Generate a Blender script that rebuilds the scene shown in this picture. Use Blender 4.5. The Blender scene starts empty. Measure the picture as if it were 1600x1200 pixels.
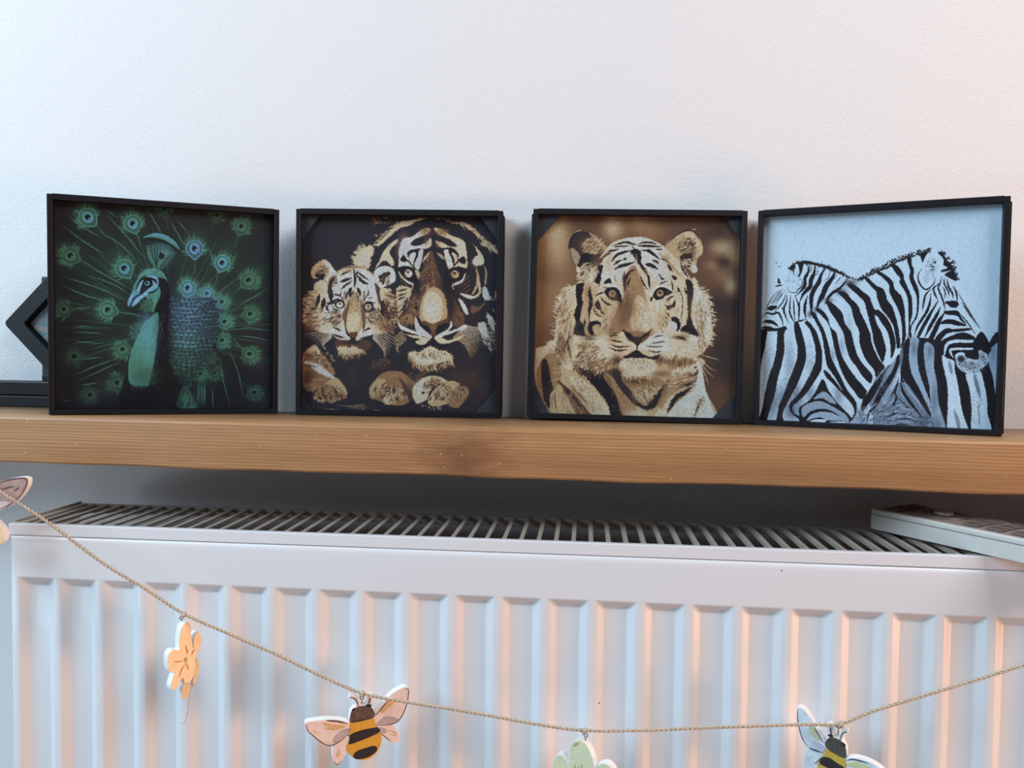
import bpy, bmesh, math, random
import numpy as np
from mathutils import Vector, Matrix
scene = bpy.context.scene
C = scene.collection
random.seed(5)

# ---------------------------------------------------------------- camera
F_PX = 1209.22
YAW, PITCH, ROLL = 0.095398, 0.037579, 0.016188
CAM = np.array([0.464091, -0.659357, 0.053104])
FW = np.array([-math.sin(YAW)*math.cos(PITCH), math.cos(YAW)*math.cos(PITCH), -math.sin(PITCH)])
_r = np.array([math.cos(YAW), math.sin(YAW), 0.]); _u = np.cross(_r, FW)
RT = math.cos(ROLL)*_r+math.sin(ROLL)*_u; UP = -math.sin(ROLL)*_r+math.cos(ROLL)*_u
cd = bpy.data.cameras.new('camera'); cam = bpy.data.objects.new('camera', cd); C.objects.link(cam)
cd.sensor_width = 36; cd.lens = F_PX/1600*36; cd.clip_start = .01
m = Matrix([[RT[i], UP[i], -FW[i], CAM[i]] for i in range(3)]+[[0, 0, 0, 1]]); cam.matrix_world = m
scene.camera = cam
# ---------------------------------------------------------------- world, lights, exposure
w = bpy.data.worlds.new('world'); scene.world = w; w.use_nodes = True
w.node_tree.nodes['Background'].inputs[0].default_value = (.60, .66, .76, 1)
w.node_tree.nodes['Background'].inputs[1].default_value = .12
def area(name, loc, target, sx, sy, col, power):
    l = bpy.data.lights.new(name, 'AREA'); l.shape = 'RECTANGLE'; l.size = sx; l.size_y = sy; l.color = col; l.energy = power
    o = bpy.data.objects.new(name, l); C.objects.link(o); o.location = loc
    o.rotation_euler = (Vector(target)-Vector(loc)).to_track_quat('-Z', 'Y').to_euler(); return o
area('window_light', (-1.45, -1.05, 1.1), (.35, 0, .02), 1.5, 1.1, (.63, .84, 1.), 61)
area('low_left_fill', (-1.45, -1.25, -.55), (.2, 0, -.2), 1.3, .4, (.62, .85, 1.), 7)  # added low fill that brightens the wall below the shelf, no known door
area('lamp_light', (3.5, -1.0, -.5), (.5, 0, -.25), .6, .5, (1., .46, .20), 58)
area('upper_right_fill', (1.9, -1.25, 1.45), (.7, 0, 0), 1.3, 1.0, (1., .90, .86), 38)  # added soft fill for the right-hand wall, no known fitting
scene.view_settings.view_transform = 'Standard'; scene.view_settings.look = 'None'
scene.view_settings.exposure = 0; scene.view_settings.gamma = 1; scene.view_settings.use_curve_mapping = False

# ---------------------------------------------------------------- helpers
def ray(x, y): return (x-800)/F_PX*RT-(y-600)/F_PX*UP+FW
def on_y(x, y, Y): d = ray(x, y); return CAM+d*(Y-CAM[1])/d[1]
def on_z(x, y, Z): d = ray(x, y); return CAM+d*(Z-CAM[2])/d[2]
def lin(c): return tuple((v/255/12.92 if v/255 <= .04045 else ((v/255+.055)/1.055)**2.4) for v in c)+(1,)
class NT:
    def __init__(s, name):
        s.m = bpy.data.materials.new(name); s.m.use_nodes = True; s.t = s.m.node_tree; s.b = s.t.nodes['Principled BSDF']
    def n(s, k, **kw):
        x = s.t.nodes.new(k)
        for a, v in kw.items(): setattr(x, a, v)
        return x
    def l(s, a, b): s.t.links.new(a, b)
    def coord(s, scale=(1, 1, 1), loc=(0, 0, 0), kind='Object'):
        tc = s.n('ShaderNodeTexCoord'); mp = s.n('ShaderNodeMapping'); mp.inputs['Scale'].default_value = scale; mp.inputs['Location'].default_value = loc
        s.l(tc.outputs[kind], mp.inputs[0]); return mp.outputs[0]
    def noise(s, vec, sc, det=3, rough=.5, dist=0):
        x = s.n('ShaderNodeTexNoise'); x.inputs['Scale'].default_value = sc; x.inputs['Detail'].default_value = det; x.inputs['Roughness'].default_value = rough; x.inputs['Distortion'].default_value = dist
        s.l(vec, x.inputs['Vector']); return x.outputs['Fac']
    def ramp(s, fac, st):
        x = s.n('ShaderNodeValToRGB'); e = x.color_ramp.elements
        while len(e) < len(st): e.new(.5)
        for i, (p, c) in enumerate(st): e[i].position = p; e[i].color = c if len(c) == 4 else tuple(c)+(1,)
        s.l(fac, x.inputs[0]); return x.outputs[0]
    def mix(s, f, a, b, mode='MIX'):
        x = s.n('ShaderNodeMix', data_type='RGBA', blend_type=mode)
        for i, v in ((0, f), (6, a), (7, b)):
            if hasattr(v, 'links'): s.l(v, x.inputs[i])
            else: x.inputs[i].default_value = v
        return x.outputs[2]
    def bump(s, h, st, dist):
        x = s.n('ShaderNodeBump'); x.inputs['Strength'].default_value = st; x.inputs['Distance'].default_value = dist; s.l(h, x.inputs['Height']); s.l(x.outputs[0], s.b.inputs['Normal'])
    def base(s, c, r=.5, **kw):
        if hasattr(c, 'links'): s.l(c, s.b.inputs['Base Color'])
        else: s.b.inputs['Base Color'].default_value = c
        if hasattr(r, 'links'): s.l(r, s.b.inputs['Roughness'])
        else: s.b.inputs['Roughness'].default_value = r
        for k, v in kw.items(): s.b.inputs[k.replace('_', ' ')].default_value = v
        return s.m
def plain(name, c, r=.5, var=.06, sc=400, bump=0, **kw):
    t = NT(name); v = t.coord(); f = t.noise(v, sc, 2)
    c = lin(c); a = tuple(x*(1-var) for x in c[:3])+(1,); b = tuple(min(1, x*(1+var)) for x in c[:3])+(1,)
    t.base(t.ramp(f, [(.3, a), (.7, b)]), r, **kw)
    if bump: t.bump(f, bump, .0004)
    return t.m
def link(name, me, mat, parent=None, smooth=False):
    o = bpy.data.objects.new(name, me); C.objects.link(o); o.parent = parent
    if mat and not me.materials: me.materials.append(mat)
    if smooth: me.polygons.foreach_set('use_smooth', [True]*len(me.polygons))
    return o
def mesh(name, vs, fs):
    me = bpy.data.meshes.new(name); me.from_pydata([tuple(map(float, v)) for v in vs], [], fs); me.update(); return me
def tag(o, label=None, cat=None, group=None, kind=None):
    for k, v in (('label', label), ('category', cat), ('group', group), ('kind', kind)):
        if v: o[k] = v
    return o
def empty(name, loc, label, cat, rot=(0, 0, 0), group=None):
    o = bpy.data.objects.new(name, None); C.objects.link(o); o.location = loc; o.rotation_euler = rot; o.empty_display_size = .02
    return tag(o, label, cat, group)
def box_bm(x0, x1, y0, y1, z0, z1, bev=0, seg=2, bm=None):
    b = bmesh.new(); bmesh.ops.create_cube(b, size=1)
    for v in b.verts: v.co = ((x0+x1)/2+v.co.x*(x1-x0), (y0+y1)/2+v.co.y*(y1-y0), (z0+z1)/2+v.co.z*(z1-z0))
    if bev: bmesh.ops.bevel(b, geom=b.edges[:], offset=bev, segments=seg, affect='EDGES', profile=.5)
    if bm is None: return b
    me = bpy.data.meshes.new('t'); b.to_mesh(me); b.free(); bm.from_mesh(me); bpy.data.meshes.remove(me); return bm
def bm_obj(name, bm, mat, parent=None, smooth=False):
    me = bpy.data.meshes.new(name); bm.to_mesh(me); bm.free(); return link(name, me, mat, parent, smooth)
def box(name, x0, x1, y0, y1, z0, z1, mat, parent=None, bev=0, seg=2):
    return bm_obj(name, box_bm(x0, x1, y0, y1, z0, z1, bev, seg), mat, parent)
def prism(polys, n, d0, d1):
    """polys: lists of 3D points on one plane; extruded from d0 to d1 along -n"""
    bm = bmesh.new(); n = Vector(n)
    for q in polys:
        f = bm.faces.new([bm.verts.new(Vector(v)-n*d0) for v in q])
        r = bmesh.ops.extrude_face_region(bm, geom=[f]); vs = [g for g in r['geom'] if isinstance(g, bmesh.types.BMVert)]
        bmesh.ops.translate(bm, verts=vs, vec=-n*(d1-d0))
    bmesh.ops.recalc_face_normals(bm, faces=bm.faces[:])
    bmesh.ops.triangulate(bm, faces=[f for f in bm.faces if len(f.verts) > 4], ngon_method='EAR_CLIP')
    return bm
def tube(path, r, k=8, bm=None):
    bm = bm or bmesh.new(); P = [Vector(p) for p in path]; rings = []; ref = Vector((.12, .3, 1)).normalized()
    for i, p in enumerate(P):
        t = (P[min(i+1, len(P)-1)]-P[max(i-1, 0)]).normalized(); a = t.cross(ref)
        if a.length < 1e-3: a = t.cross(Vector((1, 0, 0)))
        a.normalize(); b = t.cross(a); rr = r[i] if hasattr(r, '__len__') else r
        rings.append([bm.verts.new(p+rr*(math.cos(j*2*math.pi/k)*a+math.sin(j*2*math.pi/k)*b)) for j in range(k)])
    for A_, B_ in zip(rings, rings[1:]):
        for j in range(k): bm.faces.new((A_[j], A_[(j+1) % k], B_[(j+1) % k], B_[j]))
    bm.faces.new(rings[0][::-1]); bm.faces.new(rings[-1]); return bm
# ---------------------------------------------------------------- flat print painter
class Art:
    """small anti-aliased polygon painter; canvas covers a photo-sized rectangle"""
    def __init__(s, x0, y0, x1, y1, bg, k=2.4, seed=1):
        s.x0, s.y0, s.k = x0, y0, k
        s.w, s.h = int((x1-x0)*k), int((y1-y0)*k)
        s.a = np.zeros((s.h, s.w, 3)); s.a[:] = np.array(bg)/255.
        s.rng = np.random.RandomState(seed); s.frame(0, 0, 1)
        s.pal = {}
    def frame(s, ox, oy, sc):           # following coordinates are read off a zoomed crop
        s.ox, s.oy, s.sc = ox, oy, sc
    def pts(s, t):
        if isinstance(t, str):
            v = np.array([float(q) for q in t.replace(',', ' ').split()]).reshape(-1, 2)
        else: v = np.array(t, float)
        return (v/s.sc + (s.ox, s.oy) - (s.x0, s.y0))*s.k
    def col(s, c):
        return np.array(s.pal[c] if isinstance(c, str) else c)/255.
    @staticmethod
    def smooth(v, closed, n=5):
        if len(v) < 3: 
            t = np.linspace(0, 1, n+1)[:, None]; return v[0]*(1-t)+v[-1]*t
        if closed: q = np.vstack([v[-1], v, v[0], v[1]])
        else: q = np.vstack([2*v[0]-v[1], v, 2*v[-1]-v[-2]])
        out = []
        for i in range(1, len(q)-2):
            t = np.arange(n)[:, None]/n
            a, b, c, d = q[i-1], q[i], q[i+1], q[i+2]
            out.append(.5*((2*b)+(c-a)*t+(2*a-5*b+4*c-d)*t*t+(3*b-a-3*c+d)*t**3))
        if not closed: out.append(q[-2][None])
        return np.vstack(out)
    def cover(s, v):
        SS = 3
        xa, xb = int(np.floor(v[:, 0].min()))-1, int(np.ceil(v[:, 0].max()))+2
        ya, yb = int(np.floor(v[:, 1].min()))-1, int(np.ceil(v[:, 1].max()))+2
        xa, ya, xb, yb = max(xa, 0), max(ya, 0), min(xb, s.w), min(yb, s.h)
        if xb-xa < 1 or yb-ya < 1: return None
        H, W = (yb-ya)*SS, xb-xa
        p = v; q = np.roll(v, -1, 0)
        y0 = (p[:, 1]-ya)*SS-.5; y1 = (q[:, 1]-ya)*SS-.5
        sg = np.sign(y1-y0); lo = np.minimum(y0, y1); hi = np.maximum(y0, y1)
        r0 = np.ceil(lo).astype(int); r1 = np.ceil(hi).astype(int)
        n = np.maximum(r1-r0, 0); idx = np.repeat(np.arange(len(p)), n)
        if len(idx) == 0: return None
        rows = np.arange(n.sum())-np.repeat(np.cumsum(n)-n, n)+r0[idx]
        t = (rows-y0[idx])/(y1-y0)[idx]
        x = p[idx, 0]+(q-p)[idx, 0]*t-xa
        ok = (rows >= 0) & (rows < H); rows, x, g = rows[ok], np.clip(x[ok], 0, W-1e-4), sg[idx][ok]
        acc = np.zeros((H, W+1)); xi = x.astype(int); fr = x-xi
        np.add.at(acc, (rows, xi), g*(1-fr)); np.add.at(acc, (rows, xi+1), g*fr)
        c = np.clip(np.abs(np.cumsum(acc, 1)[:, :W]), 0, 1)
        return xa, ya, c.reshape(yb-ya, SS, W).mean(1)
    def fill(s, v, c, al=1.):
        r = s.cover(v)
        if r is None: return
        xa, ya, m = r; m = (m*al)[..., None]
        t = s.a[ya:ya+m.shape[0], xa:xa+m.shape[1]]
        t += (s.col(c)-t)*m
    def rag(s, v, r):                   # ragged, furry outline
        d = np.roll(v, -1, 0)-v; L = np.hypot(*d.T); n = np.maximum((L/1.6).astype(int), 1)
        idx = np.repeat(np.arange(len(v)), n)
        f = (np.arange(n.sum())-np.repeat(np.cumsum(n)-n, n))/n[idx]
        u = v[idx]+d[idx]*f[:, None]
        nn = np.stack([d[:, 1], -d[:, 0]], 1)/np.maximum(L, 1e-6)[:, None]
        k = s.rng.rand(len(u))**2*(np.arange(len(u)) % 2)*2-.4
        return u+nn[idx]*(k*r*s.k)[:, None]
    def P(s, c, t, al=1., r=0, sm=1):   # polygon
        v = s.pts(t)
        if sm: v = s.smooth(v, True)
        if r: v = s.rag(v, r)
        s.fill(v, c, al)
    def S(s, c, w, t, al=1., e=(.15, .15), r=0):   # brush stroke, w = width, e = end widths
        for part in (t.split('|') if isinstance(t, str) else [t]):
            v = s.smooth(s.pts(part), False, 6)
            d = np.gradient(v, axis=0); L = np.maximum(np.hypot(*d.T), 1e-6)
            nn = np.stack([d[:, 1], -d[:, 0]], 1)/L[:, None]
            u = np.linspace(0, 1, len(v))
            f = np.minimum(1, np.minimum(e[0]+(1-e[0])*u*3, e[1]+(1-e[1])*(1-u)*3))
            o = nn*(f*w/s.sc*s.k/2)[:, None]
            q = np.vstack([v+o, (v-o)[::-1]])
            if r: q = s.rag(q, r)
            s.fill(q, c, al)
    def B(s, c, x, y, rx, ry, al=1., ang=0, pw=1.):      # soft blob
        p = s.pts([(x, y)])[0]; rx, ry = rx/s.sc*s.k, ry/s.sc*s.k; R = max(rx, ry)*2
        xa, xb = max(int(p[0]-R), 0), min(int(p[0]+R), s.w); ya, yb = max(int(p[1]-R), 0), min(int(p[1]+R), s.h)
        if xb <= xa or yb <= ya: return
        Y, X = np.mgrid[ya:yb, xa:xb]; X = X-p[0]; Y = Y-p[1]; a = np.radians(ang)
        u = (X*np.cos(a)+Y*np.sin(a))/rx; v = (-X*np.sin(a)+Y*np.cos(a))/ry
        m = (np.exp(-(u*u+v*v)**pw*1.2)*al)[..., None]
        t = s.a[ya:yb, xa:xb]; t += (s.col(c)-t)*m
    def E(s, c, x, y, rx, ry, ang=0, al=1.):             # ellipse
        a = np.radians(ang); t = np.linspace(0, 2*np.pi, 22)[:-1]
        X, Y = rx*np.cos(t), ry*np.sin(t)
        s.fill(s.pts(np.stack([x+X*np.cos(a)-Y*np.sin(a), y+X*np.sin(a)+Y*np.cos(a)], 1)), c, al)
    def hair(s, c, n, box, L, w, ang, al=.7, j=.35):     # n short hairs in an ellipse x,y,rx,ry; ang number or (cx,cy) centre to grow away from
        x, y, rx, ry = box
        for i in range(n):
            a = s.rng.rand()*2*np.pi; q = s.rng.rand()**.5
            px, py = x+rx*q*np.cos(a), y+ry*q*np.sin(a)
            th = np.arctan2(py-ang[1], px-ang[0]) if isinstance(ang, tuple) else np.radians(ang)
            th += s.rng.randn()*j; l = L*(.6+.8*s.rng.rand())
            m = (px+l*.5*np.cos(th+.15), py+l*.5*np.sin(th+.15)); e = (px+l*np.cos(th), py+l*np.sin(th))
            s.S(c[s.rng.randint(len(c))] if isinstance(c, (str, list)) else c, w, [(px, py), m, e], al)
    def tips(s, c, line, L, w, ang, n, al=.9, j=.25):    # hairs rooted along a line
        v = s.smooth(np.array([float(q) for q in line.replace(',', ' ').split()]).reshape(-1, 2), False, 8)
        for i in range(n):
            p = v[int(s.rng.rand()*(len(v)-1))]+s.rng.randn(2)*w
            th = (np.arctan2(p[1]-ang[1], p[0]-ang[0]) if isinstance(ang, tuple) else np.radians(ang))+s.rng.randn()*j
            l = L*(.5+s.rng.rand())
            s.S(c[s.rng.randint(len(c))], w, [tuple(p), (p[0]+l*.5*np.cos(th+.2), p[1]+l*.5*np.sin(th+.2)), (p[0]+l*np.cos(th), p[1]+l*np.sin(th))], al, (1, .1))
    def finish(s, warp=.5, grain=.05, tone=None, soft=5, keep=.35):
        H, W = s.h, s.w
        def nz(b):
            g = s.rng.randn(H//b+3, W//b+3); yy = np.arange(H)/b; xx = np.arange(W)/b
            yi, xi = yy.astype(int), xx.astype(int); fy, fx = (yy-yi)[:, None], (xx-xi)[None]
            return (g[yi][:, xi]*(1-fy)*(1-fx)+g[yi+1][:, xi]*fy*(1-fx)+g[yi][:, xi+1]*(1-fy)*fx+g[yi+1][:, xi+1]*fy*fx)
        if warp:
            dx, dy = nz(3)*warp*s.k, nz(3)*warp*s.k
            Y, X = np.mgrid[0:H, 0:W]
            s.a = s.a[np.clip(Y+dy, 0, H-1).astype(int), np.clip(X+dx, 0, W-1).astype(int)]
        if tone:                        # burnt-in look: edges pass through brown
            b = s.a.mean(2)
            for _ in range(soft):
                b = (np.roll(b, 1, 0)+np.roll(b, -1, 0)+np.roll(b, 1, 1)+np.roll(b, -1, 1)+2*b)/6
            o = s.a.mean(2); b = .55*b+.45*o
            m = np.stack([np.interp(b, [q[0] for q in tone], [q[1+i]/255. for q in tone]) for i in range(3)], 2)
            s.a = m*(1-keep)+s.a*keep
        lum = s.a.mean(2)
        g = (nz(2)+.8*nz(5))*grain*np.clip(lum*1.6, .15, 1)
        s.a = np.clip(s.a*(1+g[..., None]*1.6), 0, 1)
        return s.a
SEPIA = [(0., 22, 21, 28), (.13, 33, 34, 42), (.19, 44, 42, 48), (.29, 84, 65, 56), (.4, 122, 98, 78), (.52, 154, 135, 108), (.66, 177, 170, 146), (.78, 180, 189, 188), (1, 208, 218, 226)]
def art_peacock():
    A = Art(70, 292, 445, 658, (27, 28, 33), seed=11)
    A.pal = dict(K=(20, 20, 25), N=(33, 38, 40), D=(36, 52, 47), g=(48, 80, 66), G=(62, 108, 84), T=(72, 128, 116), C=(84, 146, 148), U=(86, 132, 160), V=(110, 160, 186), R=(44, 38, 42))
    P, S, B, H = A.P, A.S, A.B, A.hair
    A.frame(60, 290, 3.2436)     # read off one crop, 3.2436 per pixel
    for x, y, rx, ry, al in ((500, 350, 380, 220, .6), (850, 330, 300, 220, .55), (330, 500, 260, 180, .5), (1050, 550, 160, 300, .5), (400, 800, 260, 200, .35)): B('D', x, y, rx, ry, al)
    B('R', 620, 160, 500, 90, .5); B('R', 1120, 850, 60, 300, .4)
    rng = A.rng
    # long barbs fanning from the back
    for i in range(150):
        th = np.radians(rng.uniform(-205, 25)); r0 = rng.uniform(120, 300); r1 = r0+rng.uniform(120, 380)
        cx, cy = 660, 720; c, s = np.cos(th), np.sin(th); x0, y0, x1, y1 = cx+r0*c, cy+r0*s, cx+r1*c, cy+r1*s
        S('gDGN'[rng.randint(4)], 3.5, [(x0, y0), ((x0+x1)/2+rng.randn()*8, (y0+y1)/2), (x1, y1)], .55)
    for w, t in ((6, '150,155 210,200 330,270|120,200 240,290 340,350|300,230 420,300 500,390|330,130 450,260 540,370|540,100 600,200 625,245|660,160 720,270 740,300|230,390 350,460 480,530|120,460 280,510 440,580|110,500 250,560 420,600|240,450 380,500 470,560|180,620 260,622'),
                 (5, '400,640 470,650 550,665|180,715 270,712|170,740 340,750|180,790 330,800|200,880 330,870|180,960 300,910 410,870|200,990 330,930 420,890|220,1010 300,1000|1180,510 1080,570 1000,620|1000,760 1100,770 1180,790|1000,730 1080,720 1175,740|960,820 1010,940 1040,1080|920,860 930,960 970,1110|880,1020 885,1130|820,980 815,1120|840,990 835,1120|990,780 1030,820|1010,330 960,450|860,300 900,420|700,170 760,240|900,570 860,640|340,120 400,160')):
        S('G', w, t, .75); S('T', w*.5, t, .6)
    def eyef(x, y, r, ang, c1, c2, q=1., blue=0):
        a = np.radians(ang); ux, uy = np.cos(a), np.sin(a)       # the quill leaves towards ang
        B('G', x-ux*r*.5, y-uy*r*.5, r*1.8, r*1.3, .38*q, ang); 
        for i in range(int(110*q)):
            t = rng.uniform(-2.4, 2.4)+a+np.pi; rr = r*rng.uniform(.7, 1.1); l = r*rng.uniform(.35, .8); th = t*.6+(a+np.pi)*.4
            px, py = x+rr*np.cos(t), y+rr*np.sin(t); S('gGTG'[rng.randint(4)], 3, [(px, py), (px+l*.5*np.cos(th), py+l*.5*np.sin(th)), (px+l*np.cos(th), py+l*np.sin(th))], .7*q, (1, .1))
        S('G', 5, [(x+ux*r, y+uy*r), (x+ux*r*1.8, y+uy*r*1.8), (x+ux*r*2.8, y+uy*r*2.8+4)], .7*q)
        tp = [(x+ux*r*1.25, y+uy*r*1.25)]+[(x+r*np.cos(a+t)*(1. if abs(t-np.pi) < 1.6 else .95), y+r*np.sin(a+t)) for t in np.linspace(.7, 2*np.pi-.7, 12)]
        P(c1, tp, .9*q); P('D', [((px-x)*.86+x, (py-y)*.86+y) for px, py in tp], .55*q)
        A.E(c1, x-ux*r*.05, y-uy*r*.05, r*.66, r*.6, ang, .9*q); A.E('U' if blue else 'G', x+ux*r*.05, y+uy*r*.05, r*.5, r*.46, ang, .8*q); A.E('K', x-2, y-2, r*.3, r*.28, ang, .95); A.E(c2, x+r*.1, y+r*.1, r*.13, r*.1, 40, .7*q)
    for e in ((250, 160, 50, 45, 'T', 'C', 1, 1), (478, 192, 46, 70, 'T', 'C', 1, 1), (162, 355, 46, 25, 'G', 'C', .95), (435, 420, 48, 60, 'T', 'V', 1, 1), (130, 628, 40, 0, 'g', 'G', .6), (352, 630, 46, 10, 'T', 'C', 1), (792, 320, 46, 90, 'U', 'V', 1, 1), (932, 392, 42, 110, 'C', 'C', 1, 1),
              (1030, 208, 40, 110, 'G', 'T', .8), (905, 150, 36, 110, 'g', 'g', .5), (640, 120, 38, 80, 'g', 'g', .5), (757, 520, 42, 100, 'C', 'V', 1, 1), (855, 548, 36, 110, 'C', 'V', .9, 1), (930, 590, 34, 140, 'T', 'C', .9), (1066, 480, 44, 140, 'G', 'T', .9), (1075, 652, 40, 170, 'G', 'T', .8), (945, 690, 36, 160, 'T', 'C', .9),
              (932, 785, 34, 190, 'T', 'T', .9), (1072, 855, 40, 215, 'G', 'T', .8), (428, 832, 40, 0, 'G', 'T', .9), (515, 742, 38, 10, 'g', 'T', .7), (182, 866, 44, 0, 'g', 'g', .35), (262, 1062, 42, -20, 'g', 'g', .35), (400, 1000, 44, -20, 'g', 'G', .6), (860, 868, 34, 200, 'G', 'T', .8), (822, 955, 32, 230, 'T', 'T', .9), (895, 950, 30, 220, 'g', 'T', .7), (1095, 1050, 36, 220, 'g', 'g', .5)):
        eyef(*e)
    # dark body behind the neck
    P('K', '560,640 650,500 670,620 650,760 660,900 720,1010 760,1140 440,1140 430,1000', .95)
    # scaled back
    P('G', '760,568 830,580 890,620 910,690 895,780 870,860 810,940 760,1020 700,950 660,880 648,760 660,680 700,610')
    B('U', 800, 620, 120, 90, .8); B('C', 720, 740, 120, 120, .5); B('K', 860, 820, 70, 150, .5); B('D', 740, 980, 90, 120, .8)
    for j in range(24):
        yy = 580+j*19; half = 130*math.sqrt(max(0, 1-((yy-750)/275.)**2)) if yy < 750 else 130*(1-((yy-750)/290.)**1.5 if yy < 1040 else 0)
        if half < 10: continue
        cx = 780-.07*(yy-600); m_ = max(2, int(half*2/25))
        for i in range(m_+1):
            x = cx-half+2*half*(i+(j % 2)*.5)/(m_+.5)+rng.randn()*2.5; y_ = yy+rng.randn()*2.5+((x-cx)/half)**2*-10; f = max(0, 1-abs(x-cx+20)/165.)*(1. if yy < 820 else .75)
            P('K', [(x-14, y_-8), (x-12, y_+6), (x, y_+15), (x+12, y_+6), (x+14, y_-8)], .8); P('UUCTG'[min(4, int((yy-560)/90))], [(x-11, y_-8), (x-9, y_+3), (x, y_+9), (x+9, y_+3), (x+11, y_-8)], .14+.4*f); S('VVVCC'[min(4, int((yy-560)/90))], 4.5, [(x-10, y_+1), (x-5, y_+9), (x+5, y_+9), (x+10, y_+1)], .35+.65*f)
    B('K', 700, 1010, 70, 60, .8); B('K', 640, 900, 26, 120, .9)
    # neck
    P('T', '500,770 530,700 580,655 640,600 655,540 640,500 590,540 575,600 560,640 640,560 640,680 610,800 590,900 590,1000 470,1010 455,920 470,840', .95, sm=1)
    P('K', '600,560 650,500 662,620 650,760 620,900 600,1010 560,1010 585,900 600,780 610,680', .93); B('K', 640, 780, 40, 200, .9); B('U', 555, 730, 45, 90, .75); B('C', 540, 800, 50, 110, .5); B('g', 530, 960, 70, 60, .85); B('K', 540, 1060, 90, 50, .8); B('G', 500, 900, 40, 70, .5)
    for i in range(260):
        t = rng.rand(); y = 640+t*380; x = 590-t*75+rng.randn()*30
        S('CTGgU'[rng.randint(5)], 3, [(x, y), (x-3, y+10), (x-4, y+22)], .4)
    # head
    P('T', '450,600 470,540 500,470 540,430 600,425 650,470 650,540 620,590 590,620 575,640 540,560 520,560', .9); P('g', '520,620 540,580 575,575 580,620 550,640', .9); H('TGg', 60, (540, 600, 40, 36), 20, 3, 60, .6)
    P('K', '590,470 650,480 655,560 610,640 590,620 620,540', .9); P('K', '500,500 530,460 590,450 610,480 600,530 550,550 500,540', .8)
    P('V', '500,525 515,490 535,475 520,510 510,540 490,545'); P('V', '540,460 590,452 608,480 600,520 560,540 530,545 560,520 580,500 570,475', .9); A.E('K', 550, 494, 24, 20); A.E('C', 550, 495, 14, 12); A.E('K', 548, 494, 7, 8); S('K', 12, '520,480 550,468 590,480 600,500')
    P('U', '450,605 462,565 490,528 510,545 500,570 470,600 458,612'); P('V', '470,612 490,580 520,550 560,545 520,575 490,605'); S('K', 7, '462,606 490,565 530,545'); S('V', 5, '455,600 470,565 490,540')
    P('C', '500,460 540,425 600,420 640,450 600,445 540,450', .6); H('CTg', 60, (560, 440, 60, 20), 20, 3, -40, .7)
    # crest
    P('g', '590,415 560,380 550,340 570,300 620,290 670,310 690,350 660,390 630,420', .8); B('U', 620, 350, 50, 50, .6)
    for i in range(70):
        t = rng.uniform(0, 1); S('TCGK'[rng.randint(4)], 3.5, [(600+rng.randn()*6, 418), (560+t*110, 360), (545+t*160, 300+40*t)], .55, (.4, .6))
    P('K', '615,340 640,350 630,370 612,368', .8); S('T', 26, '530,262 580,250 640,262 690,295 715,325', .95, r=.8); S('U', 14, '535,258 590,248 650,260 700,300', .8); 
    for i in range(40): t = i/40.; S('K', 3, [(535+180*t, 268+60*t*t-8*np.sin(3.1*t)), (540+170*t, 282+55*t*t-8*np.sin(3.1*t))], .6)
    S('K', 6, '535,285 600,272 660,290 705,330', .5)
    # lower tail tuft
    P('g', '740,1010 790,1080 810,1130 720,1130 700,1100', .6); H('GTg', 50, (765, 1080, 36, 50), 40, 4, 100, .7); S('T', 5, '830,990 826,1120|845,1000 842,1120|810,1000 806,1110', .8)
    for t in ('120,1085 140,1092 160,1090', '1050,1060 1085,1030 1120,1040 1110,1075'): S('T', 4, t, .5)
    A.finish(.25, .04); return A
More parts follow.
